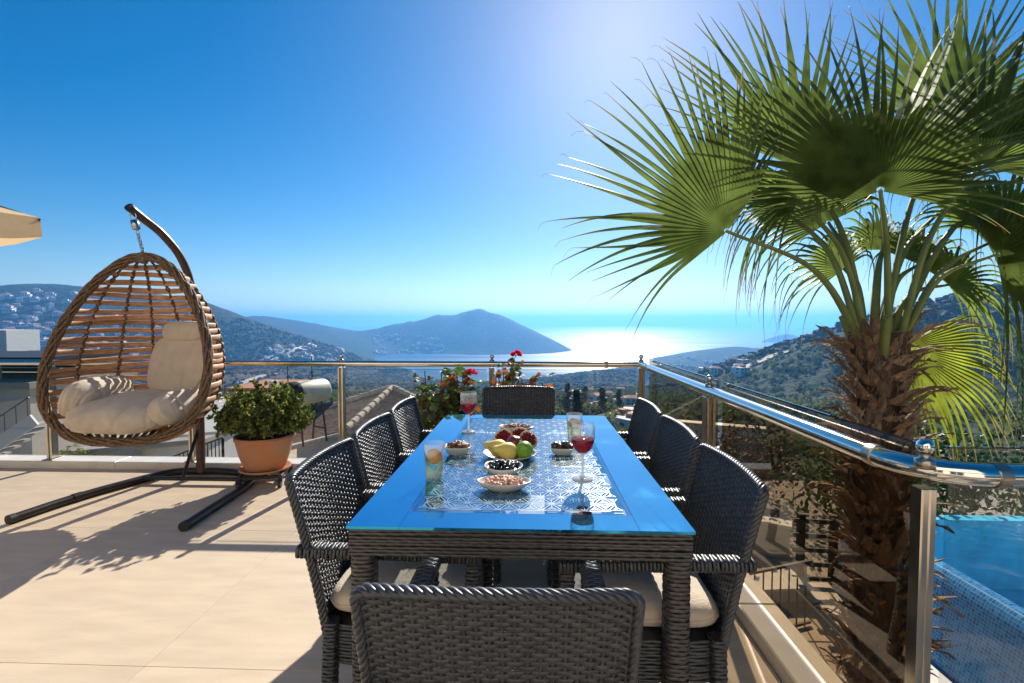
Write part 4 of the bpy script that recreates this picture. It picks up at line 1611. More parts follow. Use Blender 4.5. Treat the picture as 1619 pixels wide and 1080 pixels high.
# ------------------------------------------------------------------ geraniums behind the table
def geranium(loc, hgt, spread, blooms, lab, lean=0.0, seed=1, red=.3, bare=0.0):
    r = random.Random(seed)
    t = thing('potted_geranium', lab, 'potted plant', loc, 0, 'geraniums along the railing')
    MB().lathe([(.0, 0), (.10, 0), (.135, .22), (.15, .225), (.15, .255), (.135, .256), (.128, .225), (.0, .22)], 28).build('pot', 'terracotta', t, True)
    MB().lathe([(.0, .236), (.126, .23)], 16).build('soil', 'soil', t)
    st, P, D, P2, D2 = MB(), [], [], [], []
    tops = []
    for i in range(15):
        a = r.uniform(0, 2 * PI)
        h = hgt * r.uniform(.55, 1.0)
        ro = spread * r.uniform(.3, 1)
        q = Vector((math.cos(a) * ro + lean * h, math.sin(a) * ro * .6, h))
        m0 = Vector((math.cos(a) * .04, math.sin(a) * .04, .22))
        m1 = m0.lerp(q, .5) + Vector((r.gauss(0, .02), r.gauss(0, .02), .0))
        st.tube([tuple(m0), tuple(m1), tuple(q)], [.009, .007, .004], 6, caps=False)
        tops.append(q)
        for _ in range(int(15 * (1 - bare * .5))):
            f = r.uniform(bare, 1)
            b_ = m0.lerp(m1, f * 2) if f < .5 else m1.lerp(q, f * 2 - 1)
            o_ = Vector((r.gauss(0, .045), r.gauss(0, .045), r.gauss(0, .03)))
            e = b_ + o_
            st.tube([tuple(b_), tuple(e)], .0018, 4, caps=False)
            (P2 if r.random() < red else P).append((e, r.gauss(0, 1), r.gauss(0, .8), r.uniform(.026, .052)))
    st.build('stems', 'twig', t)
    for nm, L0, m in (('leaves', P, 'leaf_geranium'), ('leaves', P2, 'leaf_geranium_red')):
        if not L0:
            continue
        mb = MB()
        for e, a1, a2, s in L0:
            R = np.array(Matrix.Rotation(a1 * .7, 3, 'X') @ Matrix.Rotation(a2 * .7, 3, 'Y'))
            th = np.linspace(.25, 2 * PI - .25, 13)
            rad = s * (1 + .12 * np.cos(th * 5))
            ring = np.stack([rad * np.cos(th), rad * np.sin(th), .25 * s * np.cos(th * 2.5) + .15 * s], -1)
            V = np.vstack([[[0, 0, 0]], ring]) @ R.T + np.array(e)
            mb.add(V, np.array([[0, i + 1, i + 2] for i in range(12)]))
        mb.build(nm, m, t)
    for (dx, z) in blooms:
        c = Vector((dx, 0, z))
        near = min(tops, key=lambda q: (q - c).length)
        MB().tube([tuple(near), tuple(near.lerp(c, .6) + Vector((0, 0, .02))), tuple(c)], .003, 5).build('flower_stalk', 'leaf_geranium', t)
        mb = MB()
        d = RNG.normal(size=(70, 3))
        d /= np.linalg.norm(d, axis=1)[:, None]
        d[:, 2] = np.abs(d[:, 2]) * .8
        leaves(mb, np.array(c) + d * .022, d, .026, .8, .1)
        mb.build('flower_head', 'petal_red', t)


gy_ = 3.88
geranium((aty(682, 650, gy_).x, gy_, 0), .93, .21, [], 'leafy geranium without blooms at the left end behind the table', 0, 3, .12, .45)
geranium((aty(732, 650, gy_).x, gy_, 0), .96, .15, [(.07, .90)], 'geranium with one low red bloom left of the railing post', .0, 8, .3, .5)
geranium((aty(824, 650, gy_).x, gy_, 0), 1.02, .20, [(-.04, 1.05)], 'reddish geranium with a tall red bloom behind the far chair', .0, 14, .5, .4)

# ------------------------------------------------------------------ parasol corner at the upper left
cor = aty(64, 352, 3.0)
ctr = Vector((cor.x - 1.3, cor.y - 1.1, 0))
par = thing('parasol', 'beige square parasol whose canopy corner enters at the top left', 'parasol', (ctr.x, ctr.y, 0))
zc = cor.z
cn = [Vector((cor.x, cor.y, zc)) - ctr]
for k in (1, 2, 3):
    cn.append(Matrix.Rotation(PI / 2 * k, 3, 'Z') @ cn[0])
apex = Vector((0, 0, zc + .62))
for k in range(4):
    a, b_ = cn[k], cn[(k + 1) % 4]
    n_ = 14
    G = np.zeros((n_, n_, 3))
    for i in range(n_):
        for j in range(n_):
            f, h = i / (n_ - 1), j / (n_ - 1)
            e = a.lerp(b_, h)
            p = apex.lerp(Vector((e.x, e.y, zc + .03)), f)
            p.z -= .10 * math.sin(PI * h) * f * f * .5 + .05 * math.sin(PI * f)
            G[i, j] = p
    MB().grid(G).build('canopy_panel', 'canvas', par, True)
    V = np.array([[tuple(a.lerp(b_, j / 13) + Vector((0, 0, .03 - .05 * math.sin(PI * j / 13))) + (a.lerp(b_, j / 13).normalized() * .012 * q)) if q == 0 else tuple(a.lerp(b_, j / 13) * 1.004 + Vector((0, 0, -.10 - .02 * (1 - math.cos(j / 13 * 2 * PI * 4)) - .05 * math.sin(PI * j / 13)))) for q in (0, 1)] for j in range(14)])
    MB().grid(V).build('valance', 'canvas', par, True)
    MB().tube([tuple(apex - Vector((0, 0, .05))), tuple(a + Vector((0, 0, .012)))], .012, 8).build('rib', 'wicker_brown', par)
MB().tube([(0, 0, .05), (0, 0, zc + .68)], .025, 14).build('pole', 'egg_slat', par, True)
MB().lathe([(.0, .0), (.28, .0), (.28, .05), (.06, .09), (.04, .3), (.0, .3)], 28).build('base', 'stand_metal', par, True)
# ------------------------------------------------------------------ fan palm in the garden
PB = Vector((1.84, 2.62, 0))
palm = thing('fan_palm', 'fan palm with shaggy brown trunk beside the side railing', 'palm', (PB.x, PB.y, GZ))
z2 = lambda z: z - GZ
mb = MB()
zz = np.linspace(0, z2(1.27), 60)
rad = .120 + .02 * np.sin(zz * 9) - .02 * zz / 3.7
lx = .03 * np.sin(zz * .9)
a = np.arange(28) * 2 * PI / 28
rg = rad[:, None] * (1 + .10 * np.sin(a * 5 + zz[:, None] * 7) + .07 * np.sin(a * 11 - zz[:, None] * 23))
V = np.stack([rg * np.cos(a) + lx[:, None], rg * np.sin(a), np.repeat(zz[:, None], 28, 1)], -1)
mb.grid(V[::-1], cv=True)
mb.add(V[-1], [tuple(range(28))])
trunk = mb.build('trunk', 'palm_fibre', palm, True)


def boot_mesh(seed):
    """old leaf base: a woody strap that splits into two curling, frayed prongs (local: +x outwards, +z up)"""
    r = random.Random(seed)
    L, w = r.uniform(.17, .32), r.uniform(.06, .105)
    m2 = MB()
    for sd in (-1, 1):
        curl = r.uniform(.15, 1.3)
        Lp = L * r.uniform(.7, 1.1)
        div = r.uniform(.02, .07)
        V = []
        n_ = 10
        for i in range(n_):
            t = i / (n_ - 1)
            x = Lp * (.28 * t + curl * .55 * t * t)
            z = Lp * (t * .98 - .5 * curl * t ** 3)
            ww = w * .5 * (1.15 - .5 * t) * (1 - max(0, t - .45) * 1.35)
            yo = sd * (ww * .5 * (1 if t < .4 else 1.0) + div * max(0, t - .38) ** 1.2) + .03 * math.sin(seed + t * 2) * t
            th = .013 * (1 - .7 * t)
            cup = .020 * (1 - t)
            row = []
            for q, dp in ((-1, -cup * (sd < 0)), (0, .006), (1, -cup * (sd > 0))):
                row.append((x + dp + r.gauss(0, .003), yo + q * ww / 2, z + r.gauss(0, .005)))
            for q in (.9, -.9):
                row.append((x - th - cup * .4, yo + q * ww / 2, z - th * .4))
            V.append(row)
        V = np.array(V)
        m2.grid(V, cv=True)
        m2.add(V[-1], [tuple(range(5))])
    # hanging fibre wisps
    for k in range(5):
        y0 = r.uniform(-.5, .5) * w
        z0 = r.uniform(.2, .8) * L
        m2.tube([(z0 * .3, y0, z0), (z0 * .3 + .02, y0 * 1.3, z0 - .03), (z0 * .3 + .03, y0 * 1.6 + r.gauss(0, .01), z0 - .08)], .0012, 3, caps=False)
    o = m2.build('boot_model', 'palm_boot', None, False)
    me = o.data
    bpy.data.objects.remove(o)
    return me


BM = [boot_mesh(i) for i in range(12)]
ga = 2.39996
nb = 200
for i in range(nb):
    z = z2(-.75) + (z2(1.22) - z2(-.75)) * i / nb
    an = i * ga + random.gauss(0, .12)
    ro = .112
    o = link('leaf_base', random.choice(BM), palm, (math.cos(an) * ro + .03 * math.sin(z * .9), math.sin(an) * ro, z), (random.gauss(0, .18), random.gauss(.12, .22), an))
    s = random.uniform(.65, 1.15)
    o.scale = (s, s, s)


def fan(hub, normal, up, R, spread, nseg, m, droop=.35, foot=None, seed=0, fuse=.5, back=0.0, hang=.3, short=.12):
    """palm fan: pleated blade that splits into free, drooping tips; hub and foot in world space"""
    r = random.Random(seed)
    g2 = np.random.default_rng(seed + 100)
    hub = np.array(hub, float) - np.array([PB.x, PB.y, GZ])
    N = np.array(normal, float)
    N /= np.linalg.norm(N)
    U = np.array(up, float)
    U -= N * (U @ N)
    U /= np.linalg.norm(U)
    S = np.cross(U, N)
    mb = MB()
    tv = []
    t = np.concatenate([np.linspace(.02, fuse, 6), np.linspace(fuse, 1.0, 10)[1:]])
    dphi = spread / nseg
    for i in range(nseg):
        phi = -spread / 2 + (i + .5) * dphi
        ln = R * (.80 + .20 * math.cos(phi * .75)) * r.uniform(.92, 1.06) * (1 - short * (abs(phi) / (spread / 2)) ** 3)
        # beyond the split each segment wanders and droops on its own
        wand = r.gauss(0, .05)
        dr = droop * r.uniform(.6, 1.5) + hang * max(0, abs(phi) - 1.25) * r.uniform(.7, 1.2)
        twist = r.gauss(0, .35)
        free = np.clip((t - fuse) / (1 - fuse), 0, 1)
        ph = phi + wand * free
        C = np.outer(t * ln * np.cos(ph), U) + np.outer(t * ln * np.sin(ph), S)
        # the blade is a shallow cone/saddle; outer tips fall under their weight
        C += np.outer(-(t ** 2) * ln * .10 * (1 + back) + .0 * t, N)
        fall = dr * ln * (.18 * t ** 3 + .85 * free ** 2.2)
        C[:, 2] -= fall
        shrink = 1 - .35 * dr * free ** 2
        base_c = C[0]
        C[:, :2] = base_c[:2] + (C[:, :2] - base_c[:2]) * shrink[:, None]
        T = np.gradient(C, axis=0)
        T /= np.linalg.norm(T, axis=1)[:, None] + 1e-9
        side = np.cross(N, T)
        side /= np.linalg.norm(side, axis=1)[:, None] + 1e-9
        nn = np.cross(T, side)
        # half width: adjacent segments just touch up to the split, then taper to a thread
        wd = np.where(t <= fuse, t * ln * math.tan(dphi / 2) * 1.02, fuse * ln * math.tan(dphi / 2) * (1 - free) ** 1.15 + .0009)
        ca, sa = np.cos(twist * free), np.sin(twist * free)
        sd = side * ca[:, None] + nn * sa[:, None]
        pl = (wd * 1.25)[:, None] * nn
        V = np.stack([C - sd * wd[:, None] - pl, C + pl, C + sd * wd[:, None] - pl], 1) + hub
        mb.grid(V)
        tv.append(np.repeat(t, 3) + r.uniform(-.12, .06))
        # loose thread at the tip
        if r.random() < .5:
            e = C[-1] + hub
            d = T[-1] * .025 + g2.normal(size=3) * .006
            mb.tube([e, e + d, e + d * 1.8 + np.array([0, 0, -.02])], .0008, 3, caps=False)
            tv.append(np.ones(9))
    fr = mb.build('frond', m, palm, False)
    at = fr.data.attributes.new('tip', 'FLOAT', 'POINT')
    at.data.foreach_set('value', np.concatenate(tv).astype(np.float32))
    # petiole
    if foot is None:
        foot = (PB.x + r.gauss(0, .05), PB.y + r.gauss(0, .05), 1.18)
    f0 = np.array(foot) - np.array([PB.x, PB.y, GZ])
    mid = (f0 + hub) / 2 + np.array([0, 0, .10]) + (hub - f0) * np.array([-.12, -.12, 0])
    P = spline([f0, mid, hub], 10)
    rr3 = np.linspace(.026, .011, len(P))
    MB().tube(P, rr3, 8, flat=.6).build('petiole', 'palm_stalk', fr, True)
    e = hub - (P[-3] - P[-1]) * 0
    MB().ball(e, (.009, .009, .009), 8, 6).build('hub', 'palm_stalk', fr, True)


h = lambda px, py, y: tuple(aty(px, py, y))
# big fan facing the terrace, in the middle of the crown
fan(h(1392, 302, 2.28), (-.30, -1, .22), (.06, .22, 1), 1.02, 3.8, 52, 'palm_green', .03, (1.84, 2.56, 1.22), 1, .38, 0, .12, .45)
# fan at the left, seen from its side and below
fan(h(1150, 366, 2.40), (.30, -1, -.18), (-.72, .05, .66), .92, 2.9, 38, 'palm_green', .06, (1.74, 2.60, 1.20), 2, .40, 0, 1.3, .30)
# upright fan behind the middle
fan(h(1268, 268, 2.80), (.1, -1, .05), (-.18, 0, 1), 1.12, 2.0, 30, 'palm_green', .04, (1.80, 2.66, 1.22), 3, .36, 0, .3, .2)
# right fan
fan(h(1548, 262, 2.55), (-.45, -1, .1), (.25, .1, 1), .92, 3.6, 42, 'palm_green', .08, (1.92, 2.60, 1.2), 4, .38, 0, .5, .35)
# high fan at the right edge, cut by the frame
fan(h(1500, 190, 3.0), (-.2, -1, -.05), (.22, 0, 1), 1.0, 3.0, 40, 'palm_green', .06, (1.88, 2.66, 1.22), 5, .36, 0, .3, .3)
# low fan hanging behind the rail, light through it put into its yellow
fan(h(1428, 548, 2.78), (-.22, -1, .30), (.80, .05, -.45), .62, 2.1, 32, 'palm_lit_through', .22, (1.92, 2.66, 1.16), 6, .5)
# side and rear fans
fan(h(1310, 352, 3.15), (-.3, -1, .35), (-.4, .2, .75), .72, 3.2, 34, 'palm_green', .7, (1.80, 2.70, 1.2), 7, .36)
fan(h(1490, 330, 3.2), (-.2, -1, .2), (.6, .2, .5), .72, 3.0, 34, 'palm_green', .6, (1.88, 2.72, 1.2), 8, .36)
fan(h(1588, 372, 2.75), (-.4, -1, .4), (.85, .1, .35), .85, 4.4, 48, 'palm_green', .55, (1.95, 2.64, 1.18), 9, .34)
fan(h(1235, 330, 2.95), (.35, -1, .3), (-.8, .2, .25), .55, 2.8, 28, 'palm_green', .5, (1.76, 2.64, 1.2), 10, .32)
fan(h(1640, 260, 3.1), (-.5, -1, 0), (.7, 0, .6), .95, 4.2, 46, 'palm_green', .5, (1.95, 2.70, 1.2), 12)
# older, weeping fans inside the crown
fan(h(1262, 318, 2.75), (.2, -1, .3), (-.45, 0, .3), .50, 3.2, 24, 'palm_green', .6, (1.78, 2.62, 1.2), 13, .30)
fan(h(1575, 402, 2.6), (-.3, -1, .3), (.5, -.1, .1), .70, 3.4, 34, 'palm_green', 1.0, (1.93, 2.6, 1.2), 15, .28)
for px_, py_, y_, ux, sd_ in ((1335, 425, 2.95, -.4, 21), (1452, 418, 3.0, .4, 22), (1395, 395, 3.2, .05, 23), (1500, 450, 2.85, .8, 25)):
    fan(h(px_, py_, y_), (-.1, -1, .25), (ux, .1, .55), .50, 3.2, 26, 'palm_backlit', .55, (1.84 + .08 * ux, 2.68, 1.2), sd_, .30)
# cut green stubs between the petioles
for i in range(12):
    an = i * 2.1
    d = Vector((math.cos(an) * .45, math.sin(an) * .45, 1)).normalized()
    p = Vector((math.cos(an) * .09, math.sin(an) * .09, z2(1.12)))
    L = random.uniform(.10, .26)
    MB().tube([tuple(p), tuple(p + d * L * .6), tuple(p + d * L)], [.032, .026, .02], 8, flat=.55).build('stub', 'palm_stalk', palm, True)
# ------------------------------------------------------------------ things on the table
ZT = TZ_ + .0012


def tp(px, py):
    return atz(px, py, ZT)


def wine_glass(px, py, lab):
    p = tp(px, py)
    t = thing('wine_glass', lab, 'wine glass', tuple(p), 0, 'wine glasses on the table')
    MB().lathe([(.0, .004), (.030, .002), (.0355, .0), (.0362, .0015), (.034, .0045), (.014, .008), (.0, .010)], 36).build('foot', 'stem_glass', t, True)
    MB().lathe([(.0, .007), (.012, .008), (.0062, .016), (.0046, .03), (.0044, .078), (.0065, .090), (.0, .093)], 20).build('stem', 'stem_glass', t, True)
    pr = [(.0065, .090), (.018, .098), (.033, .115), (.041, .138), (.0435, .160), (.0425, .188), (.0405, .206), (.0397, .2065), (.0417, .188), (.0427, .160), (.0402, .138), (.0322, .116), (.017, .0995), (.0, .0935)]
    MB().lathe(pr, 40).build('bowl', 'drink_glass', t, True)
    zl = .150
    MB().lathe([(.0, .0945), (.0165, .1005), (.0315, .117), (.0395, .1385), (.0412, zl), (.0, zl)], 40).build('wine', 'wine', t, True)


wine_glass(741, 683, 'wine glass with red wine at the far left of the table')
wine_glass(921, 758, 'wine glass with red wine at the right side of the table')


def tumbler(px, py, lab):
    p = tp(px, py)
    t = thing('tumbler', lab, 'tumbler', tuple(p), .4, 'tumblers with lemon')
    MB().lathe([(.0, .0), (.030, .0), (.0315, .002), (.034, .06), (.0385, .132), (.0372, .132), (.0325, .06), (.0298, .012), (.0, .010)], 36).build('glass', 'drink_glass', t, True)
    MB().lathe([(.0, .0115), (.0292, .0125), (.0320, .06), (.0338, .078), (.0, .078)], 36).build('drink', 'water', t, True)
    R = Matrix.Rotation(.9, 3, 'X')
    mb = MB()
    a = np.arange(28) * 2 * PI / 28
    for z0, rr_ in ((0, 0),):
        ringo = np.stack([.0285 * np.cos(a), .0285 * np.sin(a), 0 * a], -1)
        V = np.vstack([ringo + [0, 0, -.004], ringo + [0, 0, .004]]) @ np.array(R).T + np.array([0, 0, .083])
        mb.add(V, np.array([[i, (i + 1) % 28, 28 + (i + 1) % 28, 28 + i] for i in range(28)]))
        mb.add(V, [tuple(range(27, -1, -1)), tuple(range(28, 56))])
    ls = mb.build('lemon_slice', 'lemon', t)
    mb = MB()
    for s in (-1, 1):
        for k in range(8):
            b0 = k * PI / 4
            q = np.array([[.003, .1], [.024, .1 * PI / 4 * 1.2], [.024, PI / 4 * .88], [.003, PI / 4 * .6]])
            V = np.stack([q[:, 0] * np.cos(b0 + q[:, 1]), q[:, 0] * np.sin(b0 + q[:, 1]), np.full(4, s * .0046)], -1) @ np.array(R).T + np.array([0, 0, .083])
            mb.add(V, [(0, 1, 2, 3)])
    mb.build('pulp', 'lemon_pale', ls)


tumbler(687, 757, 'tumbler with lemon slice on the left side of the table')
tumbler(908, 697, 'tumbler with lemon slice behind the right wine glass')


def dish(px, py, shape, size, hgt, lab, rz=0.0, fill=None, n_=0, fs=(.01, .006, .005), fm='nut', name='dish', fname='nut', dome=.4):
    """shallow ceramic dish with a given outline; fill = heap of small pieces"""
    p = tp(px, py)
    t = thing(name, lab, 'dish', tuple(p), rz)
    a = np.arange(64) * 2 * PI / 64
    if shape == 'round':
        o_ = np.stack([np.cos(a), np.sin(a)], -1)
    elif shape == 'square':
        k = (np.abs(np.cos(a)) ** 5 + np.abs(np.sin(a)) ** 5) ** (-.2)
        o_ = np.stack([np.cos(a) * k, np.sin(a) * k * .8], -1)
    else:                               # pointed leaf
        o_ = np.stack([np.sign(np.cos(a)) * np.abs(np.cos(a)) ** .9, np.sin(a) * np.abs(np.sin(a)) ** .25 * .62], -1)
    lv = [(.0, .006), (.55, .006), (.80, hgt * .45), (.955, hgt * .97), (.975, hgt), (1.0, hgt), (1.01, hgt * .94), (.86, hgt * .4), (.66, .004), (.62, 0), (.0, .0005)]
    V = np.array([[(o_[i, 0] * s * size, o_[i, 1] * s * size, z) for i in range(64)] for s, z in lv])
    MB().grid(V, cv=True).build('bowl', 'ceramic', t, True)
    if n_:
        for i in range(n_):
            rr2 = math.sqrt(random.random()) * .80
            b0 = random.uniform(0, 2 * PI)
            j = int(b0 / (2 * PI) * 64) % 64
            x, y = o_[j, 0] * rr2 * size * .92, o_[j, 1] * rr2 * size * .92
            z = hgt * .72 + (1 - rr2 ** 2) * dome * hgt + random.uniform(-.003, .004)
            ob = link(fname, fill[i % len(fill)], t, (x, y, z), (random.uniform(-.6, .6), random.uniform(-.6, .6), random.uniform(0, 6.28)))
            s = random.uniform(.8, 1.2)
            ob.scale = (s, s, s)
        V = np.array([[(o_[i, 0] * s * size, o_[i, 1] * s * size, z) for i in range(64)] for s, z in ((.0, hgt * (.62 + dome)), (.5, hgt * (.62 + dome * .7)), (.88, hgt * .66))])
        MB().grid(V[::-1], cv=True).build('heap', fm, t, True)
    return t


def bit(name, r, m, nu=10, nv=7, lump=0.0, seed=0):
    def fn(V):
        if lump:
            V = V * (1 + lump * np.sin(V[..., :1] * 5 + seed) * np.cos(V[..., 1:2] * 4 + seed))
        return V
    o = MB().ball((0, 0, 0), r, nu, nv, fn).build(name, m, None, True)
    me = o.data
    bpy.data.objects.remove(o)
    return me


nuts = [bit('nut', (.0105, .0065, .0055), 'nut', lump=.12, seed=i) for i in range(3)]
wal = [bit('nut', (.012, .010, .008), 'nut', 12, 9, .25, i) for i in range(3)]
pnut = [bit('peanut', (.0105, .006, .0055), 'peanut', lump=.1, seed=i) for i in range(3)]
oliv = [bit('olive', (.0105, .0082, .0082), 'olive_black', 12, 8) for i in range(2)]
dats = [bit('date', (.017, .0095, .009), 'date', 12, 8, .12, i) for i in range(3)]
dish(797, 773, 'leaf', .092, .030, 'pointed white dish of pale peanuts at the near side of the table', 0, pnut, 80, fm='peanut', fname='peanut')
dish(796, 749, 'round', .072, .034, 'round white bowl of black olives behind the peanut dish', 0, oliv, 60, fm='olive_black', fname='olive')
dish(724, 717, 'square', .055, .034, 'square white dish of mixed nuts on the left side of the table', .1, wal, 38, fm='nut', fname='nut', dome=.6)
dish(889, 718, 'square', .050, .032, 'square white dish of dark dates on the right side of the table', -.1, dats, 26, fm='date', fname='date', dome=.6)
dish(817, 682, 'leaf', .092, .028, 'white dish of nuts behind the fruit plate', 0, nuts, 60, fm='nut', fname='nut')

# fruit plate
pp = tp(806, 722)
plate = thing('fruit_plate', 'white round plate carrying the fruit in the middle of the table', 'plate', tuple(pp))
MB().lathe([(.0, .004), (.06, .004), (.085, .010), (.108, .019), (.112, .021), (.113, .0205), (.109, .016), (.086, .006), (.065, .0), (.0, .0)], 56).build('dish', 'ceramic', plate, True)
PZ0 = ZT + .006


def fruit(name, lab, cat, off, R, build, grp=None):
    t = thing(name, lab, cat, (pp.x + off[0], pp.y + off[1], PZ0 + off[2]), 0, grp)
    t.rotation_euler = R
    build(t)


def pear(t):
    pr = [(.0, -.042), (.016, -.041), (.030, -.032), (.0365, -.016), (.036, .0), (.030, .016), (.022, .030), (.0165, .042), (.0135, .052), (.009, .058), (.0, .060)]
    P = spline([(a, b_, 0) for a, b_ in pr], 3)[:, :2]
    P[:, 0] = np.clip(P[:, 0], 0, 1)
    MB().lathe(P, 28).build('flesh', 'pear', t, True)
    MB().tube([(0, 0, .056), (.002, 0, .066), (.007, 0, .078)], [.0016, .0014, .002], 6).build('stalk', 'twig', t, True)


fruit('pear', 'yellow pear at the front of the fruit plate', 'pear', (-.012, -.062, .034), (.0, -1.35, .25), pear)
fruit('pear', 'yellow pear with stalk pointing left on the fruit plate', 'pear', (-.052, -.020, .036), (.0, -1.4, -.25), pear)


def lime(t):
    def fn(V):
        k = 1 + .10 * np.abs(V[..., 2:3]) ** 6
        return V * k
    MB().ball((0, 0, 0), (.0365, .0365, .036), 28, 18, fn).build('flesh', 'lime', t, True)
    MB().ball((0, 0, .0375), (.005, .005, .003), 8, 6).build('stem_scar', 'twig', t, True)


fruit('lime', 'green lime at the right front of the fruit plate', 'lime', (.062, -.048, .036), (.9, .3, 0), lime)


def pomegranate(t, openf=True):
    mb = MB()

    def fn(V):
        return V * (1 + .035 * np.sin(np.arctan2(V[..., 1:2], V[..., :1]) * 6))
    mb.ball((0, 0, 0), (.041, .041, .038), 28, 18, fn)
    mb.build('skin', 'pomegranate', t, True)
    mb = MB()
    for k in range(6):
        b0 = k * PI / 3
        mb.add([(.009 * math.cos(b0 - .5), .009 * math.sin(b0 - .5), .035), (.009 * math.cos(b0 + .5), .009 * math.sin(b0 + .5), .035), (.015 * math.cos(b0), .015 * math.sin(b0), .052)], [(0, 1, 2)])
    mb.build('calyx', 'pomegranate', t)


def half_pom(t):
    b0 = np.linspace(PI / 2, PI, 9)
    pr = [(.042 * math.sin(x), .040 * math.cos(x)) for x in b0][::-1]
    MB().lathe(pr + [(.0395, .002), (.036, -.004), (.0, -.006)], 30).build('rind', 'rind', t, True)
    MB().lathe([(a * 1.012, b_ - .0006) for a, b_ in pr], 30).build('skin', 'pomegranate', t, True)
    for i in range(46):
        r2 = .033 * math.sqrt((i + .5) / 46)
        a2 = i * ga
        o = link('aril', ARIL, t, (r2 * math.cos(a2), r2 * math.sin(a2), .001 + random.uniform(-.002, .003)), (random.uniform(-.5, .5), random.uniform(-.5, .5), 0))


ARIL = bit('aril', (.0052, .0046, .0065), 'aril', 8, 6)
fruit('pomegranate', 'whole dark red pomegranate in the middle of the fruit plate', 'pomegranate', (.020, .004, .042), (.8, .4, .2), pomegranate)
fruit('pomegranate_half', 'opened pomegranate half at the back left of the fruit plate', 'pomegranate', (-.030, .052, .060), (1.0, -.35, .0), half_pom)
fruit('pomegranate_half', 'opened pomegranate half at the back right of the fruit plate', 'pomegranate', (.078, .040, .056), (.9, .55, .0), half_pom)
fruit('pomegranate_half', 'opened pomegranate half between the two others at the back', 'pomegranate', (.040, .062, .066), (1.05, .1, .0), half_pom)


def orange(t):
    MB().ball((0, 0, 0), (.034, .034, .033), 24, 16).build('peel', 'orange', t, True)


fruit('orange', 'orange peeking between the pomegranates at the back of the plate', 'orange', (.012, .088, .036), (0, 0, 0), orange)
# ------------------------------------------------------------------ neighbours' houses below the terrace, to the left
def quadface(mb, P):
    mb.add([tuple(p) for p in P], [tuple(range(len(P)))])


# tiled hip roof in front of the back railing
A0, Hh, Ee, Ll, Rr2 = aty(621, 616, 20), aty(549, 680, 16.4), aty(458, 708, 14.3), aty(484, 659, 18.9), aty(752, 668, 16.6)
zE = -2.45
for p in (Hh, Ee, Ll):
    p.z = zE + (0 if p is not Ll else .0)
Rr2.z = zE
hs_ = thing('tiled_house', 'house with a brown tiled hip roof and cream ridge caps below the back railing', 'house', (A0.x, A0.y, -8.5))
off = Vector((A0.x, A0.y, -8.5))
loc_ = lambda v: v - off


def tile_rows(parent, top0, top1, bot0, bot1, n_, m='roof_tile'):
    """courses of half-round tiles lying across a roof face"""
    slab_ = MB()
    nrm = (top1 - bot0).cross(bot1 - bot0)
    if nrm.length < 1e-6:
        nrm = (top0 - bot0).cross(bot1 - bot0)
    nrm.normalize()
    if nrm.z < 0:
        nrm = -nrm
    for i in range(n_):
        f = (i + .5) / n_
        a, b_ = top0.lerp(bot0, f), top1.lerp(bot1, f)
        dn = ((bot0 - top0) * .5 + (bot1 - top1) * .5)
        pit = dn.length / n_
        dn.normalize()
        seg = max(4, int((b_ - a).length / .28))
        prof = [(-.52, -.01), (-.30, .06), (0, .085), (.30, .05), (.52, -.02)]
        V = []
        for k in range(seg + 1):
            c = a.lerp(b_, k / seg)
            bump = .018 * (k % 2)
            V.append([tuple(c + dn * (pit * q) + nrm * (h_ + bump)) for q, h_ in prof])
        MB().grid(np.array(V)).build('tile_row', m, parent)
    V = [tuple(x - nrm * .05) for x in (top0, top1, bot1, bot0)]
    MB().add(V, [(0, 1, 2, 3)]).build('roof_deck', 'plaster_grey', parent)


rf = link('roof', None, hs_)
tile_rows(rf, loc_(Ll), loc_(A0), loc_(Ee), loc_(Hh), 17)
tile_rows(rf, loc_(A0), loc_(A0) + Vector((.05, 0, 0)), loc_(Hh), loc_(Rr2), 19)
for a, b_ in ((A0, Hh), (A0, Ll), (A0, Rr2)):
    a, b_ = loc_(a) + Vector((0, 0, .10)), loc_(b_) + Vector((0, 0, .10))
    n_ = int((b_ - a).length / .4)
    for k in range(n_):
        MB().tube([tuple(a.lerp(b_, k / n_)), tuple(a.lerp(b_, (k + 1.08) / n_))], [.11, .14], 10).build('ridge_cap', 'ridge_tile', rf, True)
mb = MB()
for a, b_ in ((Ee, Hh), (Hh, Rr2)):
    a, b_ = loc_(a), loc_(b_)
    d = Vector((0, 0, -5.5))
    quadface(mb, (a + Vector((.1, .25, -.1)), b_ + Vector((.1, .25, -.1)), b_ + d, a + d))
mb.build('wall', 'plaster', hs_)
for a, b_ in ((Ee, Hh), (Hh, Rr2)):
    a, b_ = loc_(a), loc_(b_)
    MB().tube([tuple(a + Vector((0, 0, -.05))), tuple(b_ + Vector((0, 0, -.05)))], .09, 8).build('fascia', 'ridge_tile', hs_)

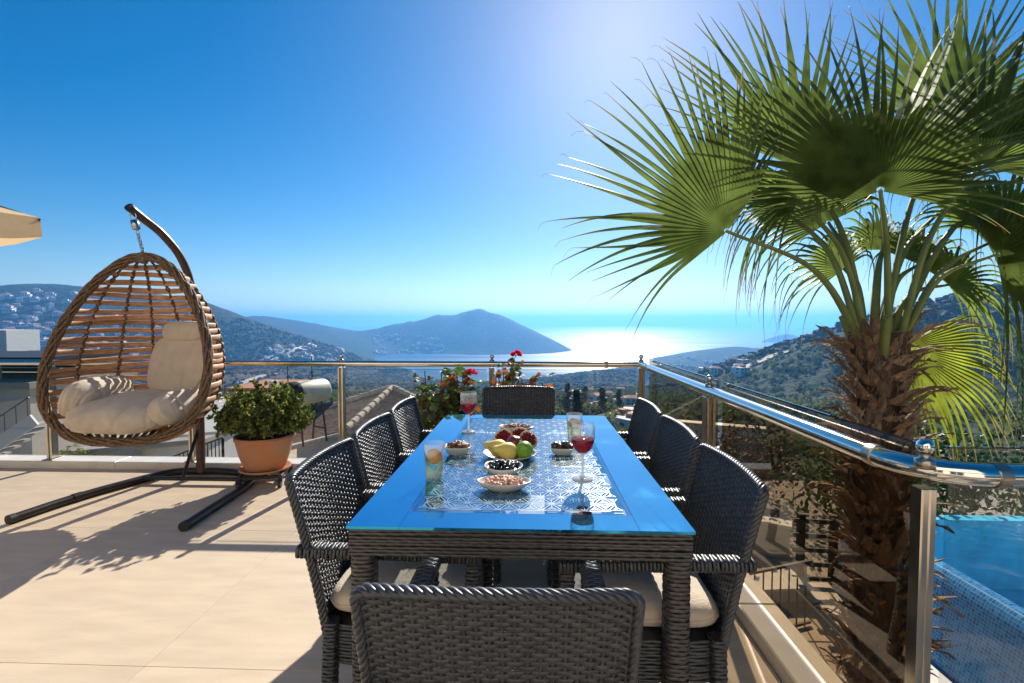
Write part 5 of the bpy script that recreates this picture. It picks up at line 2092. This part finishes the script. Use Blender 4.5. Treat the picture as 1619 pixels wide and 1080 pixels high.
# solar water tank on its stand
tc_ = aty(486, 620, 12.6)
tk = thing('water_tank', 'cream solar water tank with black end on an iron stand', 'water tank', tuple(tc_), 1.05)
pr = [(.0, -.62), (.20, -.61), (.29, -.575), (.315, -.54), (.315, .5), (.29, .54), (.20, .565), (.0, .575)]
mb = MB()
V = np.array([[(z, r_ * math.cos(x), r_ * math.sin(x)) for x in np.arange(36) * 2 * PI / 36] for r_, z in pr])
mb.grid(np.concatenate([V[3:4] + np.array([.22, 0, 0]), V[4:]]), cv=True)
mb.build('shell', 'tank_cream', tk, True)
mb = MB()
mb.grid(np.concatenate([V[:4], V[3:4] + np.array([.22, 0, 0])]) * np.array([1, 1.01, 1.01]), cv=True)
mb.build('end_cap', 'rubber', tk, True)
for x in (-.35, .35):
    for s in (-1, 1):
        MB().tube([(x, s * .12, -.25), (x, s * .3, -1.35)], .025, 7).build('stand_leg', 'iron', tk)
    MB().tube([(x, -.28, -1.0), (x, .28, -1.0)], .02, 7).build('stand_bar', 'iron', tk)
for x, h_ in ((-.55, .75), (.15, .95)):
    MB().tube([(x, .0, .2), (x, .02, h_)], .014, 6).build('pipe', 'iron', tk)
MB().box((.25, .75, -.85), (1.3, 1.5, .06), rx=-.6).build('collector_panel', 'solar_blue', tk)

# grey block of flats at the far left with an air conditioner
def block(name, lab, p, d, m, rz=0.0, cat='building'):
    t = thing(name, lab, cat, p, rz)
    MB().box((0, 0, d[2] / 2), d).build('wall', m, t)
    return t


p0 = aty(47, 614, 15)
bl = block('grey_building', 'plain grey rendered building at the left edge behind the glass railing', (p0.x - 3.0, p0.y + 2.0, p0.z - 9), (6, 4, 9), 'plaster')
MB().box((0, 0, 9.1), (6.3, 4.3, .2)).build('parapet', 'plaster_grey', bl)
MB().box((1.4, -2.1, 7.75), (.75, .32, .5), bev=.02).build('air_conditioner', 'white_paint', bl)
for k in range(2):
    w_ = MB().box((-.2 - k * 1.9, -2.02, 7.4), (1.1, .08, 1.2)).build('window', 'dark_glass', bl)
    MB().box((-.2 - k * 1.9, -2.06, 6.75), (1.3, .16, .08)).build('sill', 'marble', w_)
pg_ = thing('roof_terrace', 'dark roof terrace canopy on posts above the grey building', 'canopy', (p0.x - 2.4, p0.y + 2.0, p0.z + .22))
for k in range(4):
    MB().box((-2.2 + k * 1.45, -1.4, .32), (.09, .09, .64)).build('canopy_post', 'plaster_grey', pg_)
MB().box((0, 0, .70), (5.2, 3.4, .12)).build('canopy_roof', 'iron', pg_)
MB().box((.2, .9, .3), (4.4, .12, .58)).build('back_screen', 'iron', pg_)

# outdoor stairs with white stringer
p1 = aty(62, 690, 12.5)
stt = thing('outdoor_stairs', 'white outdoor staircase between the grey building and the white house', 'stairs', tuple(p1), .15)
for k in range(10):
    MB().box((-.16 - k * .26, .3, .3 - k * .18), (.28, .9, .06)).build('step', 'plaster_grey', stt)
MB().box((-1.25, -.2, -.42), (3.2, .07, .32), ry=-.61).build('stringer', 'plaster_white', stt)
for k in range(9):
    MB().tube([(-.1 - k * .28, -.2, .25 - k * .195), (-.1 - k * .28, -.2, 1.05 - k * .195)], .012, 5).build('baluster', 'iron', stt)
MB().tube([(-.05, -.2, 1.1), (-2.4, -.2, -.53)], .02, 6).build('stair_rail', 'iron', stt)

# low white house with sloping coping, satellite dish and solar panel
q0, q1 = aty(126, 716, 12.2), aty(330, 697, 12.2)
wh = thing('white_house', 'low white house with sloping grey coping and satellite dish behind the egg chair', 'house', (q0.x, q0.y, -7.0))
Lx = q1.x - q0.x
mb = MB()
z0_, z1_ = q0.z + 7, q1.z + 7
V = [(0, 0, 0), (Lx, 0, 0), (Lx, 0, z1_), (0, 0, z0_), (0, 4, 0), (Lx, 4, 0), (Lx, 4, z1_ + .3), (0, 4, z0_ + .3)]
mb.add(V, [(0, 1, 2, 3), (5, 4, 7, 6), (1, 5, 6, 2), (4, 0, 3, 7), (3, 2, 6, 7)])
mb.build('wall', 'plaster_white', wh)
an = math.atan2(z1_ - z0_, Lx)
MB().box((Lx / 2, -.05, (z0_ + z1_) / 2 + .06), (math.hypot(Lx, z1_ - z0_) + .2, .5, .12), ry=-an, bev=.01).build('coping', 'plaster_grey', wh)
MB().box((Lx / 2 + .1, 2.1, (z0_ + z1_) / 2 + .26), (Lx, 3.4, .08), ry=-an, rx=.075).build('roof', 'marble', wh)
MB().box((Lx * .42, -.75, z0_ - .32), (1.5, .6, .05), rx=.7).build('solar_panel', 'solar_blue', wh)
dsh = MB().lathe([(.0, .0), (.12, .015), (.22, .05), (.27, .09), (.26, .095), (.2, .06), (.0, .012)], 22).build('satellite_dish', 'plaster_grey', wh, True)
dsh.location = (Lx * .46, -.35, z0_ - .02)
dsh.rotation_euler = (1.1, 0, .3)
MB().tube([(Lx * .46, -.2, z0_ - .55), (Lx * .46, -.3, z0_ - .05)], .02, 6).build('dish_arm', 'iron', wh)

# iron fence rising along the steps behind the pot
f0, f1 = aty(250, 731, 10.5), aty(352, 692, 11.5)
fe = thing('iron_railing', 'dark iron railing rising towards the potted bush beyond the glass', 'railing', (f0.x, f0.y, f0.z - .9))
fd = f1 - f0
for k in range(17):
    c = fd * (k / 16)
    MB().tube([(c.x, c.y, c.z), (c.x, c.y, c.z + .88)], .013 if k % 8 else .035, 6).build('baluster', 'iron', fe)
for zz_ in (.1, .9):
    MB().tube([(0, 0, zz_), (fd.x, fd.y, fd.z + zz_)], .02, 6).build('fence_rail', 'iron', fe)
MB().add([(-.2, .05, -.9), (fd.x, fd.y + .05, -.9), (fd.x, fd.y + .05, fd.z + .02), (-.2, .05, .02)], [(0, 1, 2, 3)]).build('plinth', 'plaster', fe)

# terrace house with a red-edged roof behind the bush, and the pale deck between
p2 = aty(392, 616, 34)
rh = block('red_roofed_house', 'grey house with thin red roof edge behind the potted bush', (p2.x, p2.y + 3, p2.z - 8), (3.4, 5, 7.8), 'plaster_grey')
MB().box((0, 0, 7.95), (3.8, 5.4, .22), bev=.03).build('roof', 'roof_red', rh)
MB().box((1.5, -2.2, 8.2), (.5, .5, .7)).build('chimney', 'plaster_white', rh)
for k in range(3):
    MB().box((-1.1 + k * 1.1, -2.52, 6.3), (.6, .1, 1.2)).build('window', 'dark_glass', rh)
p3 = aty(330, 668, 20)
dk = block('terrace_house', 'flat roofed house with slatted pergola left of the potted bush', (p3.x - 1.5, p3.y + 3, p3.z - 7), (6.5, 5, 6.6), 'plaster')
for k in range(12):
    MB().box((-2.9 + k * .52, 0, 6.95), (.10, 5.2, .12)).build('pergola_slat', 'white_paint', dk)
MB().box((0, -2.4, 6.82), (6.6, .14, .12)).build('pergola_beam', 'white_paint', dk)
# pale slope, shrubs and ground between the houses
mb = MB()
V = []
for px_, py_, y_ in ((-160, 830, 11), (560, 830, 11), (560, 655, 45), (-160, 655, 45)):
    V.append(tuple(aty(px_, py_, y_)))
mb.add(V, [(0, 1, 2, 3)])
mb.build('yard_ground', 'patio', kind='structure')
for px_, py_, y_, r_, lab in ((112, 722, 11.5, .5, 'bright green shrub beside the left railing post beyond the glass'), (60, 640, 24, 1.3, 'dark tree behind the outdoor stairs'), (300, 660, 22, 1.1, 'dark shrub by the slatted pergola house'), (440, 640, 28, 1.4, 'dark tree behind the solar water tank'), (160, 650, 26, 1.4, 'dark tree behind the low white house'), (230, 655, 27, 1.2, 'small dark tree seen below the egg chair')):
    c = aty(px_, py_, y_)
    shrub((c.x, c.y, c.z - r_ * 1.2), r_, 'leaf_bush' if y_ < 15 else 'scrub', lab, 900, .05 * r_ + .03, 'yard_shrub')
# white slatted building peeking in at the left edge
p4 = aty(8, 522, 55)
sl_b = block('white_slatted_building', 'white boarded building at the left edge above the rail', (p4.x - 3.5, p4.y + 2, p4.z - 2.6), (7, 4, 2.6), 'plaster_white', .02)
for k in range(4):
    MB().box((-.35, -2.03, .35 + k * .6), (6.0, .10, .54), bev=.02).build('board', 'white_paint', sl_b)
MB().box((3.2, -2.05, 1.3), (.5, .2, 2.62)).build('corner_post', 'plaster_white', sl_b)
MB().box((0, 0, -4), (7, 4, 7.9)).build('lower_wall', 'plaster_grey', sl_b)
